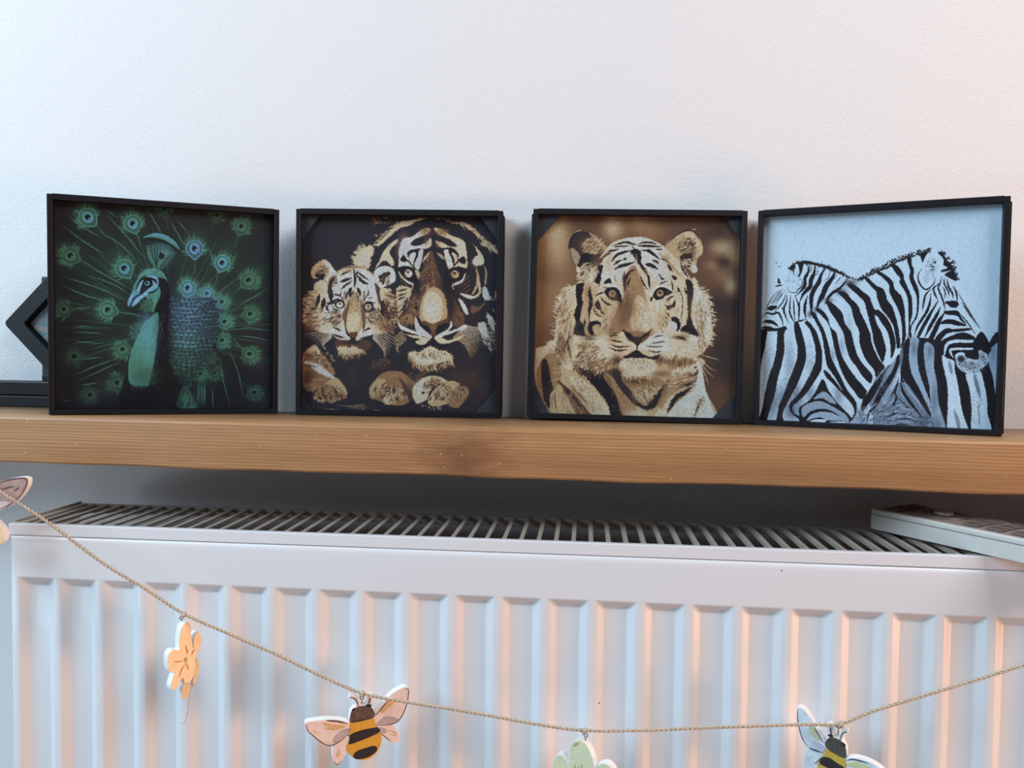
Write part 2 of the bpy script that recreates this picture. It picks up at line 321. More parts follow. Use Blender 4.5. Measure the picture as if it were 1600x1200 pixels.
def art_cubs():
    A = Art(448, 318, 796, 664, (40, 44, 55), seed=9)
    A.pal = dict(K=(29, 29, 37), N=(42, 47, 59), D=(54, 42, 41), B=(98, 70, 52), G=(146, 110, 72), L=(182, 155, 112), C=(197, 189, 155), W=(190, 203, 206), V=(172, 184, 212), O=(140, 100, 64))
    P, S, B, H = A.P, A.S, A.B, A.hair
    A.frame(465, 335, 7.5)      # x from 465 (right crops +1162), y from 335 (lower crops +1162)
    B('D', 540, 350, 60, 90, .5); B('K', 1700, 250, 500, 300, .4)
    # big tiger: ground tones
    B('D', 2050, 1950, 330, 330, .9); B('B', 1950, 1950, 250, 160, .45); B('D', 1900, 1000, 300, 300, .6); H('BG', 260, (2000, 1950, 280, 260), 26, 6, 60, .35); H('BG', 120, (1280, 1900, 250, 60), 40, 7, -20, .6)
    P('D', '830,10 1100,20 1060,90 900,130', .6); S('L', 12, '850,30 900,60 880,110|980,30 1060,40|900,125 940,95 1100,100', .8, r=1.5); H('BG', 40, (900, 60, 60, 40), 40, 7, 30, .6); P('L', '895,235 935,240 925,260', r=1)
    P('C', '920,340 1000,270 1100,170 1210,80 1280,70 1400,60 1290,140 1210,150 1100,240 1000,330 940,370 880,350', r=1.2); A.tips('LC', '890,350 1000,250 1100,160 1200,80', 34, 8, 140, 50)
    S('C', 26, '1260,130 1340,90 1420,60 1520,45', .9, r=1.5); S('L', 24, '1620,40 1740,60 1850,100 1950,100 2060,170 2160,270 2260,350 2330,430', .9, r=2.5); A.tips('LC', '1900,90 2000,140 2100,230 2200,310 2320,410', 60, 9, 40, 70); A.tips('LC', '2150,330 2250,380 2330,430', 70, 9, 35, 30)
    P('C', '800,370 870,360 895,420 860,520 850,600 800,640 720,610 650,580 660,520 700,450 740,400', r=2.2); B('V', 770, 520, 60, 80, .5); A.tips('C', '660,560 690,480 740,400 800,360', 50, 8, 200, 40)
    P('C', '1170,285 1150,350 1100,390 1075,450 1110,510 1130,580 1100,600 1030,540 960,550 990,460 1060,360', r=.7); S('C', 22, '900,640 960,560 980,540')
    # big tiger: forehead and face whites
    P('W', '1180,640 1185,500 1190,400 1240,280 1330,260 1420,200 1500,160 1550,165 1520,220 1440,260 1370,290 1320,350 1400,365 1500,330 1560,270 1560,370 1500,400 1400,400 1310,430 1290,480 1330,560 1370,640 1420,700 1410,770 1380,720 1290,620 1190,650', r=.5)
    B('V', 1240, 400, 70, 160, .7); B('G', 1490, 200, 70, 45, .8); B('O', 1510, 320, 40, 60, .6); H('BG', 60, (1500, 200, 60, 40), 26, 6, -30, .7)
    P('C', '1600,150 1700,180 1790,240 1900,280 1960,330 1980,450 1990,600 1960,640 1880,600 1850,660 1770,720 1755,760 1745,700 1850,580 1880,520 1840,440 1760,400 1660,380 1620,310 1700,330 1780,370 1870,370 1780,290 1680,250 1620,200', r=.5)
    B('G', 1680, 200, 70, 45, .8); H('BG', 60, (1690, 200, 70, 40), 26, 6, 30, .7); B('O', 1640, 350, 30, 40, .6); B('V', 1900, 450, 50, 120, .4)
    P('V', '1420,430 1460,400 1470,440 1450,560 1410,650 1370,610 1360,540', r=.3); P('W', '1310,480 1360,440 1400,460 1370,520 1350,590 1310,520', r=.2)
    P('W', '1715,420 1770,420 1810,530 1830,620 1780,650 1740,560', r=.3); P('C', '1800,450 1850,460 1870,520 1850,590 1830,560', r=.2); P('C', '1480,500 1530,450 1560,430 1520,500 1470,560', .8); P('C', '1630,440 1700,480 1720,530 1660,490', .7)
    P('K', '1200,520 1245,475 1280,540 1250,555 1210,545', r=.5); S('K', 16, '1260,510 1310,560 1350,620'); P('K', '1880,530 1950,490 1975,560 1930,580', r=.5); S('K', 14, '1790,650 1860,570 1900,540')
    S('K', 28, '1290,500 1300,440 1380,420 1400,470 1370,540 1355,620', e=(.3, .2)); S('K', 28, '1700,400 1800,400 1870,460 1880,500|1770,430 1820,520 1830,600', e=(.3, .2))
    # eyes of the big tiger
    for (x, y, m) in ((1298, 690, 1), (1843, 700, -1)):
        P('K', [(x-150*m, y-60), (x-60*m, y-75), (x+40*m, y-60), (x+100*m, y), (x+120*m, y+90), (x+60*m, y+80), (x-30*m, y+70), (x-90*m, y+20)]); A.E('G', x, y, 52, 50); A.E('W' if m > 0 else 'L', x+3, y+6, 40, 38); A.E('K', x-4, y-12, 16, 15); S('W', 12, [(x-22, y-36), (x+14, y-38)])
        S('K', 22, [(x-150*m, y-60), (x-50*m, y-80), (x+60*m, y-50), (x+110*m, y+30), (x+120*m, y+90)]); S('K', 22, [(x-90*m, y), (x-50*m, y+60), (x+30*m, y+70)])
    S('W', 26, '1180,665 1220,730 1290,790 1350,820 1340,880', e=(.3, .3)); P('C', '1375,650 1430,680 1425,770 1390,720'); S('W', 30, '1965,690 1930,770 1860,810 1815,830 1830,880', e=(.3, .3)); S('B', 20, '1755,750 1770,700 1810,660', .8)
    for i in range(7): S('GK'[i % 2], 9, [(1180+i*4, 700+i*28), (1230, 740+i*26), (1310, 800+i*24)], .7); S('GK'[i % 2], 9, [(2030, 690+i*28), (1990, 740+i*26), (1880, 850+i*18)], .7)
    # cheeks right
    P('C', '2050,340 2110,400 2170,480 2190,560 2150,590 2090,600 2045,560 2070,500 2110,480 2090,410', r=.8); B('W', 2090, 560, 50, 40, .6); S('L', 34, '2080,600 2110,700 2110,800 2070,900 2020,960', .95, r=1); S('C', 30, '2100,740 2130,820 2130,920 2050,970 1900,930', .95, r=1); S('L', 24, '2180,590 2210,680 2200,780 2190,860', .9, r=1)
    P('V', '2170,860 2210,850 2250,950 2260,1000 2190,1000 2165,930', r=1); S('C', 16, '2250,950 2300,1010|2310,870 2320,940 2300,1020|2280,1100 2310,1150', .7, r=1)
    P('W', '1900,920 2000,940 2080,970 2020,990 1950,960', r=1); P('W', '1880,980 1930,1010 1980,1090 2000,1170 1960,1160 1920,1080', r=1); P('O', '2040,1060 2120,1080 2200,1020 2160,1100 2040,1160', .7, r=1)
    P('C', '1160,860 1330,860 1320,960 1290,1040 1240,1120 1200,1180 1170,1180', .9, r=1.5); 
    for t in ('1170,900 1290,870', '1160,960 1280,920', '1160,1100 1250,1030 1290,970', '1170,1000 1260,960'): S('K', 22, t, .9, r=1)
    B('V', 1220, 1040, 60, 40, .6); S('K', 30, '1180,1160 1250,1080 1290,1000', .9, r=1)
    # big muzzle
    P('B', '1560,430 1600,500 1640,640 1700,760 1760,900 1830,980 1900,1100 1960,1250 1900,1330 1740,1280 1560,1330 1380,1290 1200,1330 1180,1240 1290,1100 1340,960 1400,800 1470,640', r=1); B('K', 1740, 830, 70, 170, .95); B('K', 1400, 830, 50, 120, .85); B('K', 1790, 1050, 55, 180, .8)
    for x, y, rx, ry in ((1540, 680, 90, 200), (1350, 1080, 90, 130), (1540, 900, 130, 130)): H('GLK', 170, (x, y, rx, ry), 30, 7, 95, .65)
    P('L', '1500,900 1560,850 1640,860 1720,950 1750,1100 1740,1220 1600,1300 1480,1290 1430,1200 1440,1040', .9, r=1.5); P('C', '1510,930 1600,900 1680,970 1700,1120 1680,1220 1590,1270 1500,1240 1460,1120', .9, r=1); B('W', 1570, 1120, 90, 150, .8); H('CL', 160, (1580, 1080, 120, 160), 22, 6, 95, .6)
    B('G', 1300, 1220, 90, 60, .8); A.E('K', 1388, 1092, 16, 20); A.E('K', 1278, 1225, 14, 16); A.E('K', 1300, 1290, 16, 12); A.E('K', 1895, 1235, 12, 12); A.E('K', 1250, 1260, 10, 12); H('LG', 80, (1290, 1220, 90, 60), 22, 6, 120, .6); H('OG', 80, (1880, 1200, 70, 90), 22, 6, 70, .6)
    # nose and mouth of the big tiger
    P('B', '1420,1270 1500,1250 1580,1285 1660,1250 1760,1230 1740,1330 1640,1400 1590,1430 1560,1430 1480,1370'); B('G', 1585, 1320, 60, 40, .6); P('K', '1390,1200 1430,1230 1450,1280 1540,1320 1555,1410 1500,1380 1430,1290'); P('K', '1800,1180 1780,1260 1700,1280 1630,1320 1620,1400 1700,1360 1770,1280')
    P('V', '1380,1200 1400,1230 1430,1300 1520,1380 1580,1440 1500,1440 1400,1390 1370,1290', r=.3); P('W', '1170,1240 1210,1290 1280,1330 1400,1380 1470,1440 1560,1460 1480,1510 1400,1440 1260,1380 1190,1320', r=.3); S('C', 26, '1220,1370 1320,1420 1420,1450 1530,1450', .95, r=.6)
    P('C', '1380,1490 1480,1460 1570,1440 1530,1510 1440,1530', r=.5); P('W', '1600,1440 1680,1390 1770,1330 1800,1240 1810,1310 1770,1370 1880,1330 1960,1290 1980,1330 1880,1380 1720,1420 1640,1470', r=.3); P('C', '1600,1450 1680,1440 1760,1470 1880,1440 1960,1410 1880,1470 1760,1510 1660,1510', r=.5)
    for w, t in ((26, '1190,1350 1290,1390 1430,1420'), (16, '1350,1460 1420,1455'), (26, '1720,1430 1850,1390 1930,1350'), (16, '1720,1460 1800,1470'), (20, '1585,1400 1585,1470')): S('K', w, t, .95, r=.5)
    P('K', '1380,1540 1480,1530 1580,1450 1680,1530 1780,1520 1700,1570 1450,1570', .9, r=1)
    P('C', '1300,1620 1370,1600 1430,1610 1500,1560 1560,1540 1640,1580 1740,1600 1800,1640 1820,1700 1760,1720 1640,1750 1480,1770 1370,1740 1310,1690', r=2.5); A.tips('CLO', '1310,1650 1370,1730 1480,1770 1620,1760 1760,1730 1820,1680', 70, 10, 90, 110, j=.45); B('W', 1500, 1680, 110, 60, .6); H('BKC', 60, (1560, 1620, 160, 50), 50, 8, 90, .7)
    # whiskers of the big tiger
    for i in range(17):
        t = i/16.; S('W' if t < .6 else 'C', 8, [(1950-t*130, 1290+t*150), (2080-t*120, 1320+t*210), (2300-t*260, 1330+t*360)], .85, (1, .3))
    for i in range(7): S('C', 8, [(1220+i*10, 1360+i*16), (1180-i*3, 1400+i*30), (1110-i*2+i*i*3, 1470+i*25)], .8, (1, .3))
    P('W', '2110,1270 2190,1260 2220,1330 2240,1500 2180,1460 2120,1340', .85, r=2); P('W', '2210,1170 2270,1180 2310,1270 2310,1380 2260,1320', .85, r=2); H('WK', 90, (2230, 1450, 80, 110), 70, 8, 40, .7); B('O', 2040, 1590, 50, 50, .6)
    # small tiger: fur around
    P('C', '210,800 190,860 230,910 120,950 100,1050 70,1150 90,1260 150,1330 400,1400 900,1400 1060,1380 1130,1280 1120,1100 1130,990 1060,900 960,860 900,720 700,600 500,640 430,720 300,760', r=2.5)
    A.tips('CL', '230,910 130,960 90,1060 70,1180 90,1290', 60, 9, 190, 60); A.tips('LG', '1000,860 1060,920 1110,1000 1120,1120 1130,1260 1060,1380', 60, 9, 20, 70); H('BGK', 240, (1030, 1180, 100, 200), 50, 8, 70, .75); H('WC', 60, (180, 1080, 90, 130), 60, 8, 130, .8); B('B', 150, 1350, 70, 60, .8)
    # small tiger ears
    P('L', '150,690 170,620 230,560 310,525 370,560 440,660 470,720 330,800 290,760 230,750 170,740', r=1.2); P('W', '300,540 360,560 430,650 500,740 380,800 330,760 370,680 330,600', .95, r=1); P('K', '200,720 240,640 300,650 320,700 300,760 250,750', r=1.5); H('GLK', 70, (270, 660, 70, 60), 50, 7, -20, .8)
    P('C', '200,800 260,780 330,800 310,880 240,910 190,860', r=2)
    P('W', '890,690 930,630 1010,600 1100,620 1145,690 1140,780 1080,820 1010,850 960,880 900,800', r=1); P('K', '950,720 1050,670 1090,690 1040,740 1010,820 980,790', r=1.5); H('CGK', 60, (1040, 740, 60, 60), 45, 7, 120, .8); P('C', '960,860 1040,860 1100,880 1060,960 990,960', r=2.5)
    # small tiger face
    P('W', '410,860 470,740 560,660 660,610 760,640 860,720 930,800 930,1000 900,1200 870,1340 700,1420 560,1400 400,1340 330,1250 300,1100 340,950', r=.8); B('V', 450, 850, 60, 90, .8); B('V', 860, 850, 50, 90, .8); B('V', 330, 1100, 50, 150, .6); B('B', 640, 615, 150, 16, .8)
    H('BG', 50, (400, 800, 60, 70), 50, 8, -50, .8); P('D', '370,780 440,720 400,840 420,960 370,1000 350,890', r=1.5); P('K', '1000,1120 980,1040 1010,1000', r=1); P('D', '900,800 960,860 970,980 1050,1100 1080,1200 1000,1150 940,1000', .85, r=2)
    P('L', '600,960 650,880 700,950 740,1060 760,1180 770,1300 740,1380 680,1430 610,1430 560,1370 550,1250 580,1100', r=.8); P('B', '520,1180 570,1060 600,1000 610,1060 580,1180 560,1320 540,1260', .9, r=1); P('B', '730,980 780,1100 800,1250 770,1360 750,1200', .9, r=1); P('C', '600,1140 660,1120 720,1180 720,1300 680,1370 600,1370 570,1270', .9, r=1); H('BGL', 120, (650, 1040, 60, 130), 26, 6, 95, .7)
    for w, t in ((22, '500,720 560,680 640,650'), (36, '490,790 560,770 640,740'), (24, '500,880 560,830 640,770'), (24, '700,670 760,720 830,770'), (34, '700,710 750,780 830,820'), (30, '655,620 665,700 670,800 660,860'), (18, '690,650 700,740'), (16, '520,880 500,940 530,1000 540,1080'), (12, '550,880 540,980'),
                 (40, '630,850 610,900 600,960'), (40, '690,850 720,900 730,960'), (16, '600,980 640,920 650,900'), (16, '680,900 700,960 720,1020'), (22, '420,930 460,940 500,960'), (26, '380,960 390,1000 380,1030'), (14, '770,880 780,940 770,1000'), (16, '820,860 830,920 780,1000 760,1080'), (14, '820,980 880,970'),
                 (40, '250,920 240,1000 210,1100'), (50, '310,970 300,1040 280,1120'), (40, '980,1080 990,1150 1010,1200'), (26, '560,1000 580,900')): S('K', w, t, .95, r=.8)
    for x, y, c in ((492, 1058, 'W'), (828, 1085, 'L')):
        A.E('K', x, y-6, 62, 52); A.E('C', x, y, 42, 36); A.E(c, x, y+4, 30, 26); A.E('K', x, y-14, 11, 12); S('W', 8, [(x-10, y-26), (x+12, y-28)])
    S('K', 18, '350,1080 400,1020 470,995 530,1030 545,1100'); S('K', 24, '345,1060 340,1100 370,1140'); S('K', 14, '400,1080 440,1120 500,1130'); S('K', 10, '350,1150 420,1140 470,1150|400,1060 420,1100 480,1120'); S('K', 18, '770,1080 800,1030 860,1030 920,1040|780,1090 800,1140 860,1140 910,1080'); S('C', 14, '800,1150 870,1150 920,1110')
    P('K', '345,1030 440,1010 440,1040 360,1060', .8)
    for k, x, y, rx, ry, al in (('G', 480, 1220, 60, 90, .5), ('G', 840, 1220, 50, 90, .5), ('L', 420, 1320, 60, 50, .5), ('G', 560, 1000, 30, 90, .4), ('G', 760, 1000, 30, 90, .4), ('D', 200, 1050, 40, 90, .5), ('B', 1040, 1180, 70, 140, .5), ('B', 120, 1300, 60, 60, .7), ('L', 250, 880, 50, 50, .5), ('G', 600, 660, 60, 30, .5)): B(k, x, y, rx, ry, al)
    H('WC', 50, (420, 1230, 70, 70), 50, 7, 160, .7); H('WK', 30, (430, 1200, 70, 60), 45, 7, 165, .6); H('WK', 30, (880, 1200, 50, 60), 45, 7, 30, .6)
    for q, a in (((150, 1080, 80, 180), 190), ((250, 1200, 110, 120), 170), ((1050, 1050, 80, 180), 20), ((450, 1200, 90, 90), 150), ((860, 1180, 60, 100), 30)): H('BDK', 60, q, 60, 8, a, .65, .2)
    B('G', 150, 1250, 80, 80, .6); B('G', 1000, 1300, 100, 80, .7); B('B', 1080, 1330, 80, 60, .7)
    # small muzzle
    P('K', '550,1300 600,1400 660,1440 750,1380 790,1290 760,1400 690,1460 620,1450 570,1400', .95); P('B', '600,1390 700,1380 680,1440 640,1450'); P('W', '390,1330 500,1380 540,1300 570,1400 620,1450 560,1480 450,1450 400,1390', .95); P('W', '680,1450 760,1330 770,1400 860,1320 870,1400 780,1450 700,1475', .95)
    for w, t in ((22, '415,1320 460,1340 510,1370'), (26, '410,1400 480,1430 560,1445'), (22, '780,1370 820,1340 860,1340'), (20, '720,1460 790,1440 860,1420'), (30, '640,1440 640,1490')): S('K', w, t, .95, r=.6)
    P('B', '430,1480 560,1470 640,1480 780,1470 860,1500 800,1600 500,1600', .8, r=2); B('K', 640, 1500, 90, 20, .9); P('C', '460,1560 540,1540 600,1560 640,1530 700,1560 780,1590 740,1630 640,1650 540,1650 480,1620', r=2.5); A.tips('CLO', '470,1580 540,1650 640,1650 730,1630 780,1590', 46, 8, 90, 60, j=.5); B('W', 630, 1590, 60, 30, .8)
    for i in range(9): S('W', 9, [(400, 1360+i*10), (300, 1370+i*20), (70+i*35, 1410+i*24)], .8, (1, .3)); S('W', 9, [(880, 1370+i*10), (1000, 1380+i*26), (1160-i*18, 1460+i*30)], .8, (1, .3))
    S('W', 9, '370,1340 300,1310 210,1250|370,1330 290,1330 220,1320', .85); 
    B('D', 700, 1800, 260, 200, .7); B('B', 620, 1900, 120, 160, .25); B('B', 960, 1800, 120, 60, .5); H('BG', 120, (960, 1760, 120, 70), 30, 7, -30, .5)
    # small tiger chest, arm and paws
    P('G', '60,1640 110,1580 200,1520 260,1600 330,1680 400,1780 440,1880 330,1860 200,1740 60,1720', r=2); P('C', '100,1600 200,1530 260,1600 240,1650 130,1640', .8, r=1.5); H('BKC', 120, (250, 1680, 180, 110), 40, 8, 40, .7); B('D', 130, 1640, 80, 30, .5)
    P('O', '60,1730 200,1760 300,1820 460,1920 560,2030 580,2120 560,2160 470,2170 380,2190 260,2190 200,2170 180,2100 80,2040 50,1900', r=.8); B('B', 150, 1880, 90, 60, .7); P('V', '60,1720 180,1730 330,1820 420,1900 450,1930 330,1900 200,1830 140,1780', .95, r=.8); P('L', '320,1990 440,1910 540,2010 575,2110 470,2080 380,2000', .9, r=1); B('L', 130, 2000, 80, 30, .7)
    S('K', 9, '60,1755 150,1775 240,1790'); H('DLG', 220, (360, 2080, 200, 90), 30, 8, 70, .7); S('K', 16, '290,2020 300,2100 340,2180|400,2010 450,2090 480,2160', .9, r=1); S('K', 20, '250,2130 270,2180|380,2120 390,2180|500,2110 520,2160', .9, r=1); A.tips('CL', '200,2140 260,2180 340,2180 430,2180 540,2150', 24, 9, 95, 30)
    P('D', '860,1860 950,1780 1100,1770 1300,1800 1250,1900 1000,1900', .6, r=2); P('G', '830,2090 850,2010 940,1900 1040,1840 1200,1840 1290,1900 1400,2010 1400,2130 1330,2190 1220,2240 1130,2240 1020,2200 900,2170 850,2150', r=1); P('L', '840,2080 880,1980 960,1920 1040,1960 1010,2060 900,2150', .9, r=1); B('O', 1140, 1900, 80, 40, .6)
    P('C', '990,2190 1030,2090 1100,2030 1160,2040 1150,2130 1080,2230', .85, r=1.5); H('DLK', 240, (1080, 2090, 210, 90), 34, 8, 60, .7); S('K', 20, '1060,2050 1010,2130 960,2180|1180,2050 1170,2140 1180,2210|930,2010 880,2080', .9, r=1); H('CL', 60, (1220, 2080, 90, 70), 34, 8, 70, .7)
    for t in ('880,2060 930,1980 1000,1950', '1080,1900 1160,1890 1240,1930', '150,1950 260,1930 360,1960', '100,2060 180,2040 260,2010'): S('L', 14, t, .6, r=1)
    S('K', 14, '960,2090 990,2010 1050,1960|1110,2140 1130,2060 1130,1990|1250,2150 1260,2070 1240,2000|170,2130 200,2070 240,2030|470,2150 450,2070 410,2020', .7, r=1); B('D', 1330, 2060, 60, 120, .6); B('D', 100, 1950, 60, 120, .5); B('L', 1000, 2080, 50, 60, .5); B('L', 1180, 2100, 40, 60, .4)
    # big paw
    P('K', '1180,1900 1330,2080 1400,2230 1000,2230 1300,2230', .5); P('C', '1340,2100 1350,2040 1400,1970 1480,1910 1580,1890 1680,1910 1760,1960 1700,2000 1600,2100 1500,2180 1400,2220 1360,2170', r=1); B('W', 1440, 2020, 80, 90, .7); H('DGB', 190, (1580, 2030, 120, 90), 44, 8, -50, .75); S('K', 26, '1450,2110 1490,2070|1640,1990 1560,2080 1520,2180', .9, r=1)
    P('L', '1520,2200 1600,2050 1680,1990 1780,1950 1850,1960 1900,1990 1840,2090 1790,2200 1620,2250', r=1); P('C', '1530,2190 1600,2060 1660,2010 1700,2020 1640,2120 1570,2200', .8, r=1); H('DBC', 170, (1700, 2100, 130, 110), 40, 8, -60, .7); S('K', 20, '1660,2100 1600,2180|1570,2130 1540,2190', .9, r=1)
    P('G', '1770,2230 1780,2140 1840,2040 1900,2010 1970,2020 2010,2090 1960,2180 1890,2260 1800,2260', r=1); P('L', '1840,2060 1900,2020 1960,2040 1900,2120 1830,2180', .7, r=1); H('DBL', 120, (1890, 2130, 90, 90), 38, 8, -60, .7); A.tips('L', '1380,2200 1450,2230 1600,2260 1700,2260', 20, 8, 60, 26)
    S('L', 9, '1160,2210 1090,2230', .8); S('L', 8, '440,2240 600,2245 780,2260|560,2255 700,2270 830,2280|620,2235 740,2245 830,2262|700,2225 790,2230|850,2290 1000,2300|300,2280 500,2290', .8, r=.6)
    A.finish(.35, .03, SEPIA); return A
def art_tiger():
    A = Art(820, 322, 1175, 668, (98, 72, 54), seed=7)
    A.pal = dict(K=(27, 25, 31), D=(60, 45, 40), B=(104, 76, 56), G=(152, 116, 76), L=(183, 155, 112), C=(200, 190, 158), W=(194, 205, 203), V=(176, 186, 208), O=(152, 112, 70))
    P, S, B, H = A.P, A.S, A.B, A.hair
    A.frame(830, 335, 7.06)      # x from 830, y from 335; right crops +1130, lower crops +1094
    for c, x, y, rx, ry, al in (('G', 250, 900, 300, 700, .9), ('B', 200, 640, 260, 130, .7), ('L', 280, 350, 170, 330, .8), ('C', 260, 200, 130, 160, .5), ('B', 600, 90, 120, 120, .6), ('G', 130, 1100, 120, 250, .6), ('B', 250, 1320, 200, 260, .6),
                                ('C', 900, 140, 130, 160, .75), ('O', 1330, 180, 200, 150, .7), ('L', 1180, 90, 150, 120, .5), ('B', 1680, 140, 160, 120, .8), ('D', 2050, 200, 150, 130, .7), ('D', 1950, 330, 110, 110, .6),
                                ('C', 2100, 360, 170, 100, .6), ('L', 2230, 470, 90, 120, .6), ('D', 2100, 530, 110, 60, .95), ('L', 1990, 560, 100, 70, .5), ('O', 2100, 680, 130, 90, .7), ('C', 2200, 800, 80, 110, .65), ('B', 1900, 680, 120, 120, .6),
                                ('D', 2080, 1000, 260, 150, .8), ('D', 2080, 1500, 220, 420, .75), ('D', 2130, 1750, 160, 200, .5), ('B', 2100, 1950, 150, 150, .6)):
        B(c, x, y, rx, ry, al)
    # body
    P('L', '50,1510 160,1450 330,1400 1780,1560 1880,1700 1900,1800 1930,1960 2010,2310 1000,2260 300,2310 60,1900', r=.6)
    P('C', '50,1480 120,1460 220,1430 160,1540 70,1600', r=1)
    P('G', '60,1700 140,1580 250,1540 330,1750 300,1900 220,1960 200,2120 80,1950'); P('D', '110,1640 170,1610 210,1800 240,1950 200,2140 130,2000'); B('K', 170, 1800, 40, 130, .8); S('W', 14, '60,1720 90,1620 150,1550')
    P('L', '210,1980 260,1930 330,1900 700,2310 240,2310 205,2080'); P('B', '340,1900 480,1980 700,2310 560,2310 420,2060')
    S('K', 9, '262,1950 258,2050 285,2200'); S('B', 7, '235,1970 225,2060 240,2160'); S('D', 46, '280,1820 400,1950 520,2080 660,2220', r=1.5); S('B', 60, '430,1880 560,2000 700,2150 740,2310', .9, r=2)
    P('C', '430,1780 640,1860 800,2060 900,2220 720,2310 600,2050 470,1920', .8, r=1.5); H('GB', 320, (560, 2000, 260, 220), 34, 7, 55, .6); H('LC', 160, (500, 2100, 260, 160), 30, 6, 55, .6)
    P('K', '600,1780 720,1720 850,1790 900,1900 960,2050 1040,2310 900,2310 840,2090 720,1930', r=1.2)
    P('O', '780,1760 940,1800 1010,1900 1090,2020 1160,2130 1190,2310 1040,2310 930,2000 850,1880', .8, r=.6); H('GB', 120, (990, 2000, 120, 220), 34, 7, 60, .6)
    P('D', '800,1720 960,1700 1050,1830 1120,1960 1200,2080 1330,2140 1200,2130 1120,2080 1000,1950 900,1800', r=1.5)
    P('G', '1000,1790 1380,1800 1500,1900 1450,2060 1330,2140 1200,2080 1100,1950', r=1); B('C', 1240, 2000, 110, 70, .8); B('D', 1150, 1830, 150, 50, .7)
    for x, y, a in ((1340, 1900, 60), (1290, 2030, 65), (1430, 1950, 130), (1180, 1940, 60)): H('CLD', 50, (x, y, 90, 60), 60, 7, a, .7)
    S('K', 70, '1530,1800 1480,1900 1400,2020 1330,2110 1240,2130 1150,2080', .9, r=3)
    P('C', '1560,1720 1780,1590 1850,1650 1860,1780 1780,1900 1620,2000 1560,2120 1480,2310 1330,2310 1440,2080 1540,1900', r=1)
    P('G', '1500,1830 1640,1760 1800,1740 1840,1790 1740,1890 1600,1960 1500,2050 1440,2150 1400,2080', .8, r=2)
    H('GBC', 160, (1650, 1840, 170, 110), 80, 8, -8, .8, .15)
    for w, t in ((30, '1850,1690 1820,1760 1750,1790'), (34, '1840,1790 1780,1860 1660,1890'), (60, '1800,1880 1700,1960 1600,2020 1540,2120 1450,2310'), (30, '1850,1640 1830,1680 1790,1700')): S('K', w, t, .92, r=3)
    P('W', '1740,1590 1830,1600 1880,1700 1900,1800 1930,1950 2000,2150 2030,2310 1480,2310 1560,2130 1680,2020 1800,1930 1830,1800 1840,1700', .95, r=.5)
    S('D', 34, '1905,2000 1870,2060 1830,2140 1780,2310', .9, r=3); B('C', 1650, 2180, 130, 60, .7); H('GC', 80, (1850, 2080, 70, 120), 30, 7, 70, .6); B('W', 1150, 2200, 120, 60, .6); B('V', 1800, 1900, 40, 140, .5)
    # mane and ruff
    P('C', '640,700 470,780 400,850 330,930 310,1020 290,1120 270,1250 250,1380 260,1500 310,1620 420,1720 520,1690 700,1760 800,1720 900,1500 700,1000', r=2)
    P('C', '1770,700 1850,790 1900,880 1960,1000 1990,1150 2000,1300 1950,1450 1880,1540 1760,1600 1640,1620 1500,1680 1400,1600 1500,1100', r=2)
    P('W', '1800,790 1880,880 1940,1000 1970,1150 1970,1300 1920,1420 1830,1500 1700,1560 1550,1520 1470,1440 1700,1350 1800,1100', .85, r=1.2)
    A.tips('CW', '460,790 380,880 320,980 290,1120 265,1270 250,1400 265,1520', 60, 9, 200, 70); A.tips('CW', '1850,800 1910,890 1960,1000 1990,1150 1990,1300 1950,1430', 55, 9, 10, 70)
    H('GB', 160, (370, 1250, 90, 330), 60, 7, 100, .55); H('L', 100, (400, 1000, 90, 200), 60, 8, 110, .6); H('GL', 90, (1850, 1150, 60, 260), 50, 7, 80, .6)
    P('L', '330,1400 420,1350 470,1450 440,1640 330,1600', .6, r=2); S('D', 24, '470,1330 400,1380 420,1500 450,1650', .85, r=2); S('C', 40, '530,1360 470,1450 480,1520', .9, r=2)
    P('C', '500,1600 640,1520 800,1480 960,1600 900,1700 760,1740 620,1740', r=2); H('OG', 120, (800, 1660, 160, 70), 55, 8, 110, .8)
    S('D', 24, '590,1500 530,1530 490,1600', .9, r=2); A.tips('GD', '480,1660 560,1700 700,1740 860,1730', 60, 9, 100, 60); H('DK', 50, (600, 1700, 120, 50), 60, 9, 60, .8)
    H('GB', 80, (1700, 1600, 150, 40), 50, 8, 110, .8); A.tips('GO', '1500,1600 1620,1640 1740,1620', 60, 9, 95, 40)
    # ears
    P('D', '430,430 420,340 450,240 530,185 640,205 740,280 820,370 780,440 700,560 560,680 510,560 480,560 450,500', r=.3)
    P('V', '430,380 480,380 540,470 500,560 460,510', .6); B('G', 640, 340, 120, 90, .6); P('L', '640,210 700,230 830,360 800,400 740,330', .8)
    H('LCB', 150, (650, 360, 110, 100), 70, 7, -30, .85, .3); P('K', '560,440 640,430 720,450 700,520 640,570 560,600 520,560', .95, r=1); P('C', '500,570 530,590 540,640 500,630'); S('W', 14, '480,195 530,178 560,185'); S('K', 12, '420,400 415,340 450,240 530,185 640,205')
    P('L', '1480,340 1600,230 1700,180 1790,190 1850,250 1890,340 1890,430 1840,480 1820,560 1830,630 1780,640 1700,560 1600,500 1530,420', r=.5)
    S('K', 14, '1500,330 1600,230 1700,178 1780,180 1840,240 1850,290'); P('C', '1690,200 1780,210 1850,300 1885,380 1860,450 1800,480 1820,400 1790,290 1700,240', .8); B('B', 1770, 420, 60, 90, .8)
    H('KDC', 150, (1690, 350, 110, 90), 55, 6, -20, .8, .3); P('K', '1640,450 1760,430 1780,520 1730,590 1660,530', .8, r=2); S('W', 9, '1760,165 1800,165 1812,150'); P('W', '1770,560 1820,570 1835,625 1780,640', .9, r=1); H('C', 40, (1680, 520, 80, 40), 60, 8, 20, .8)
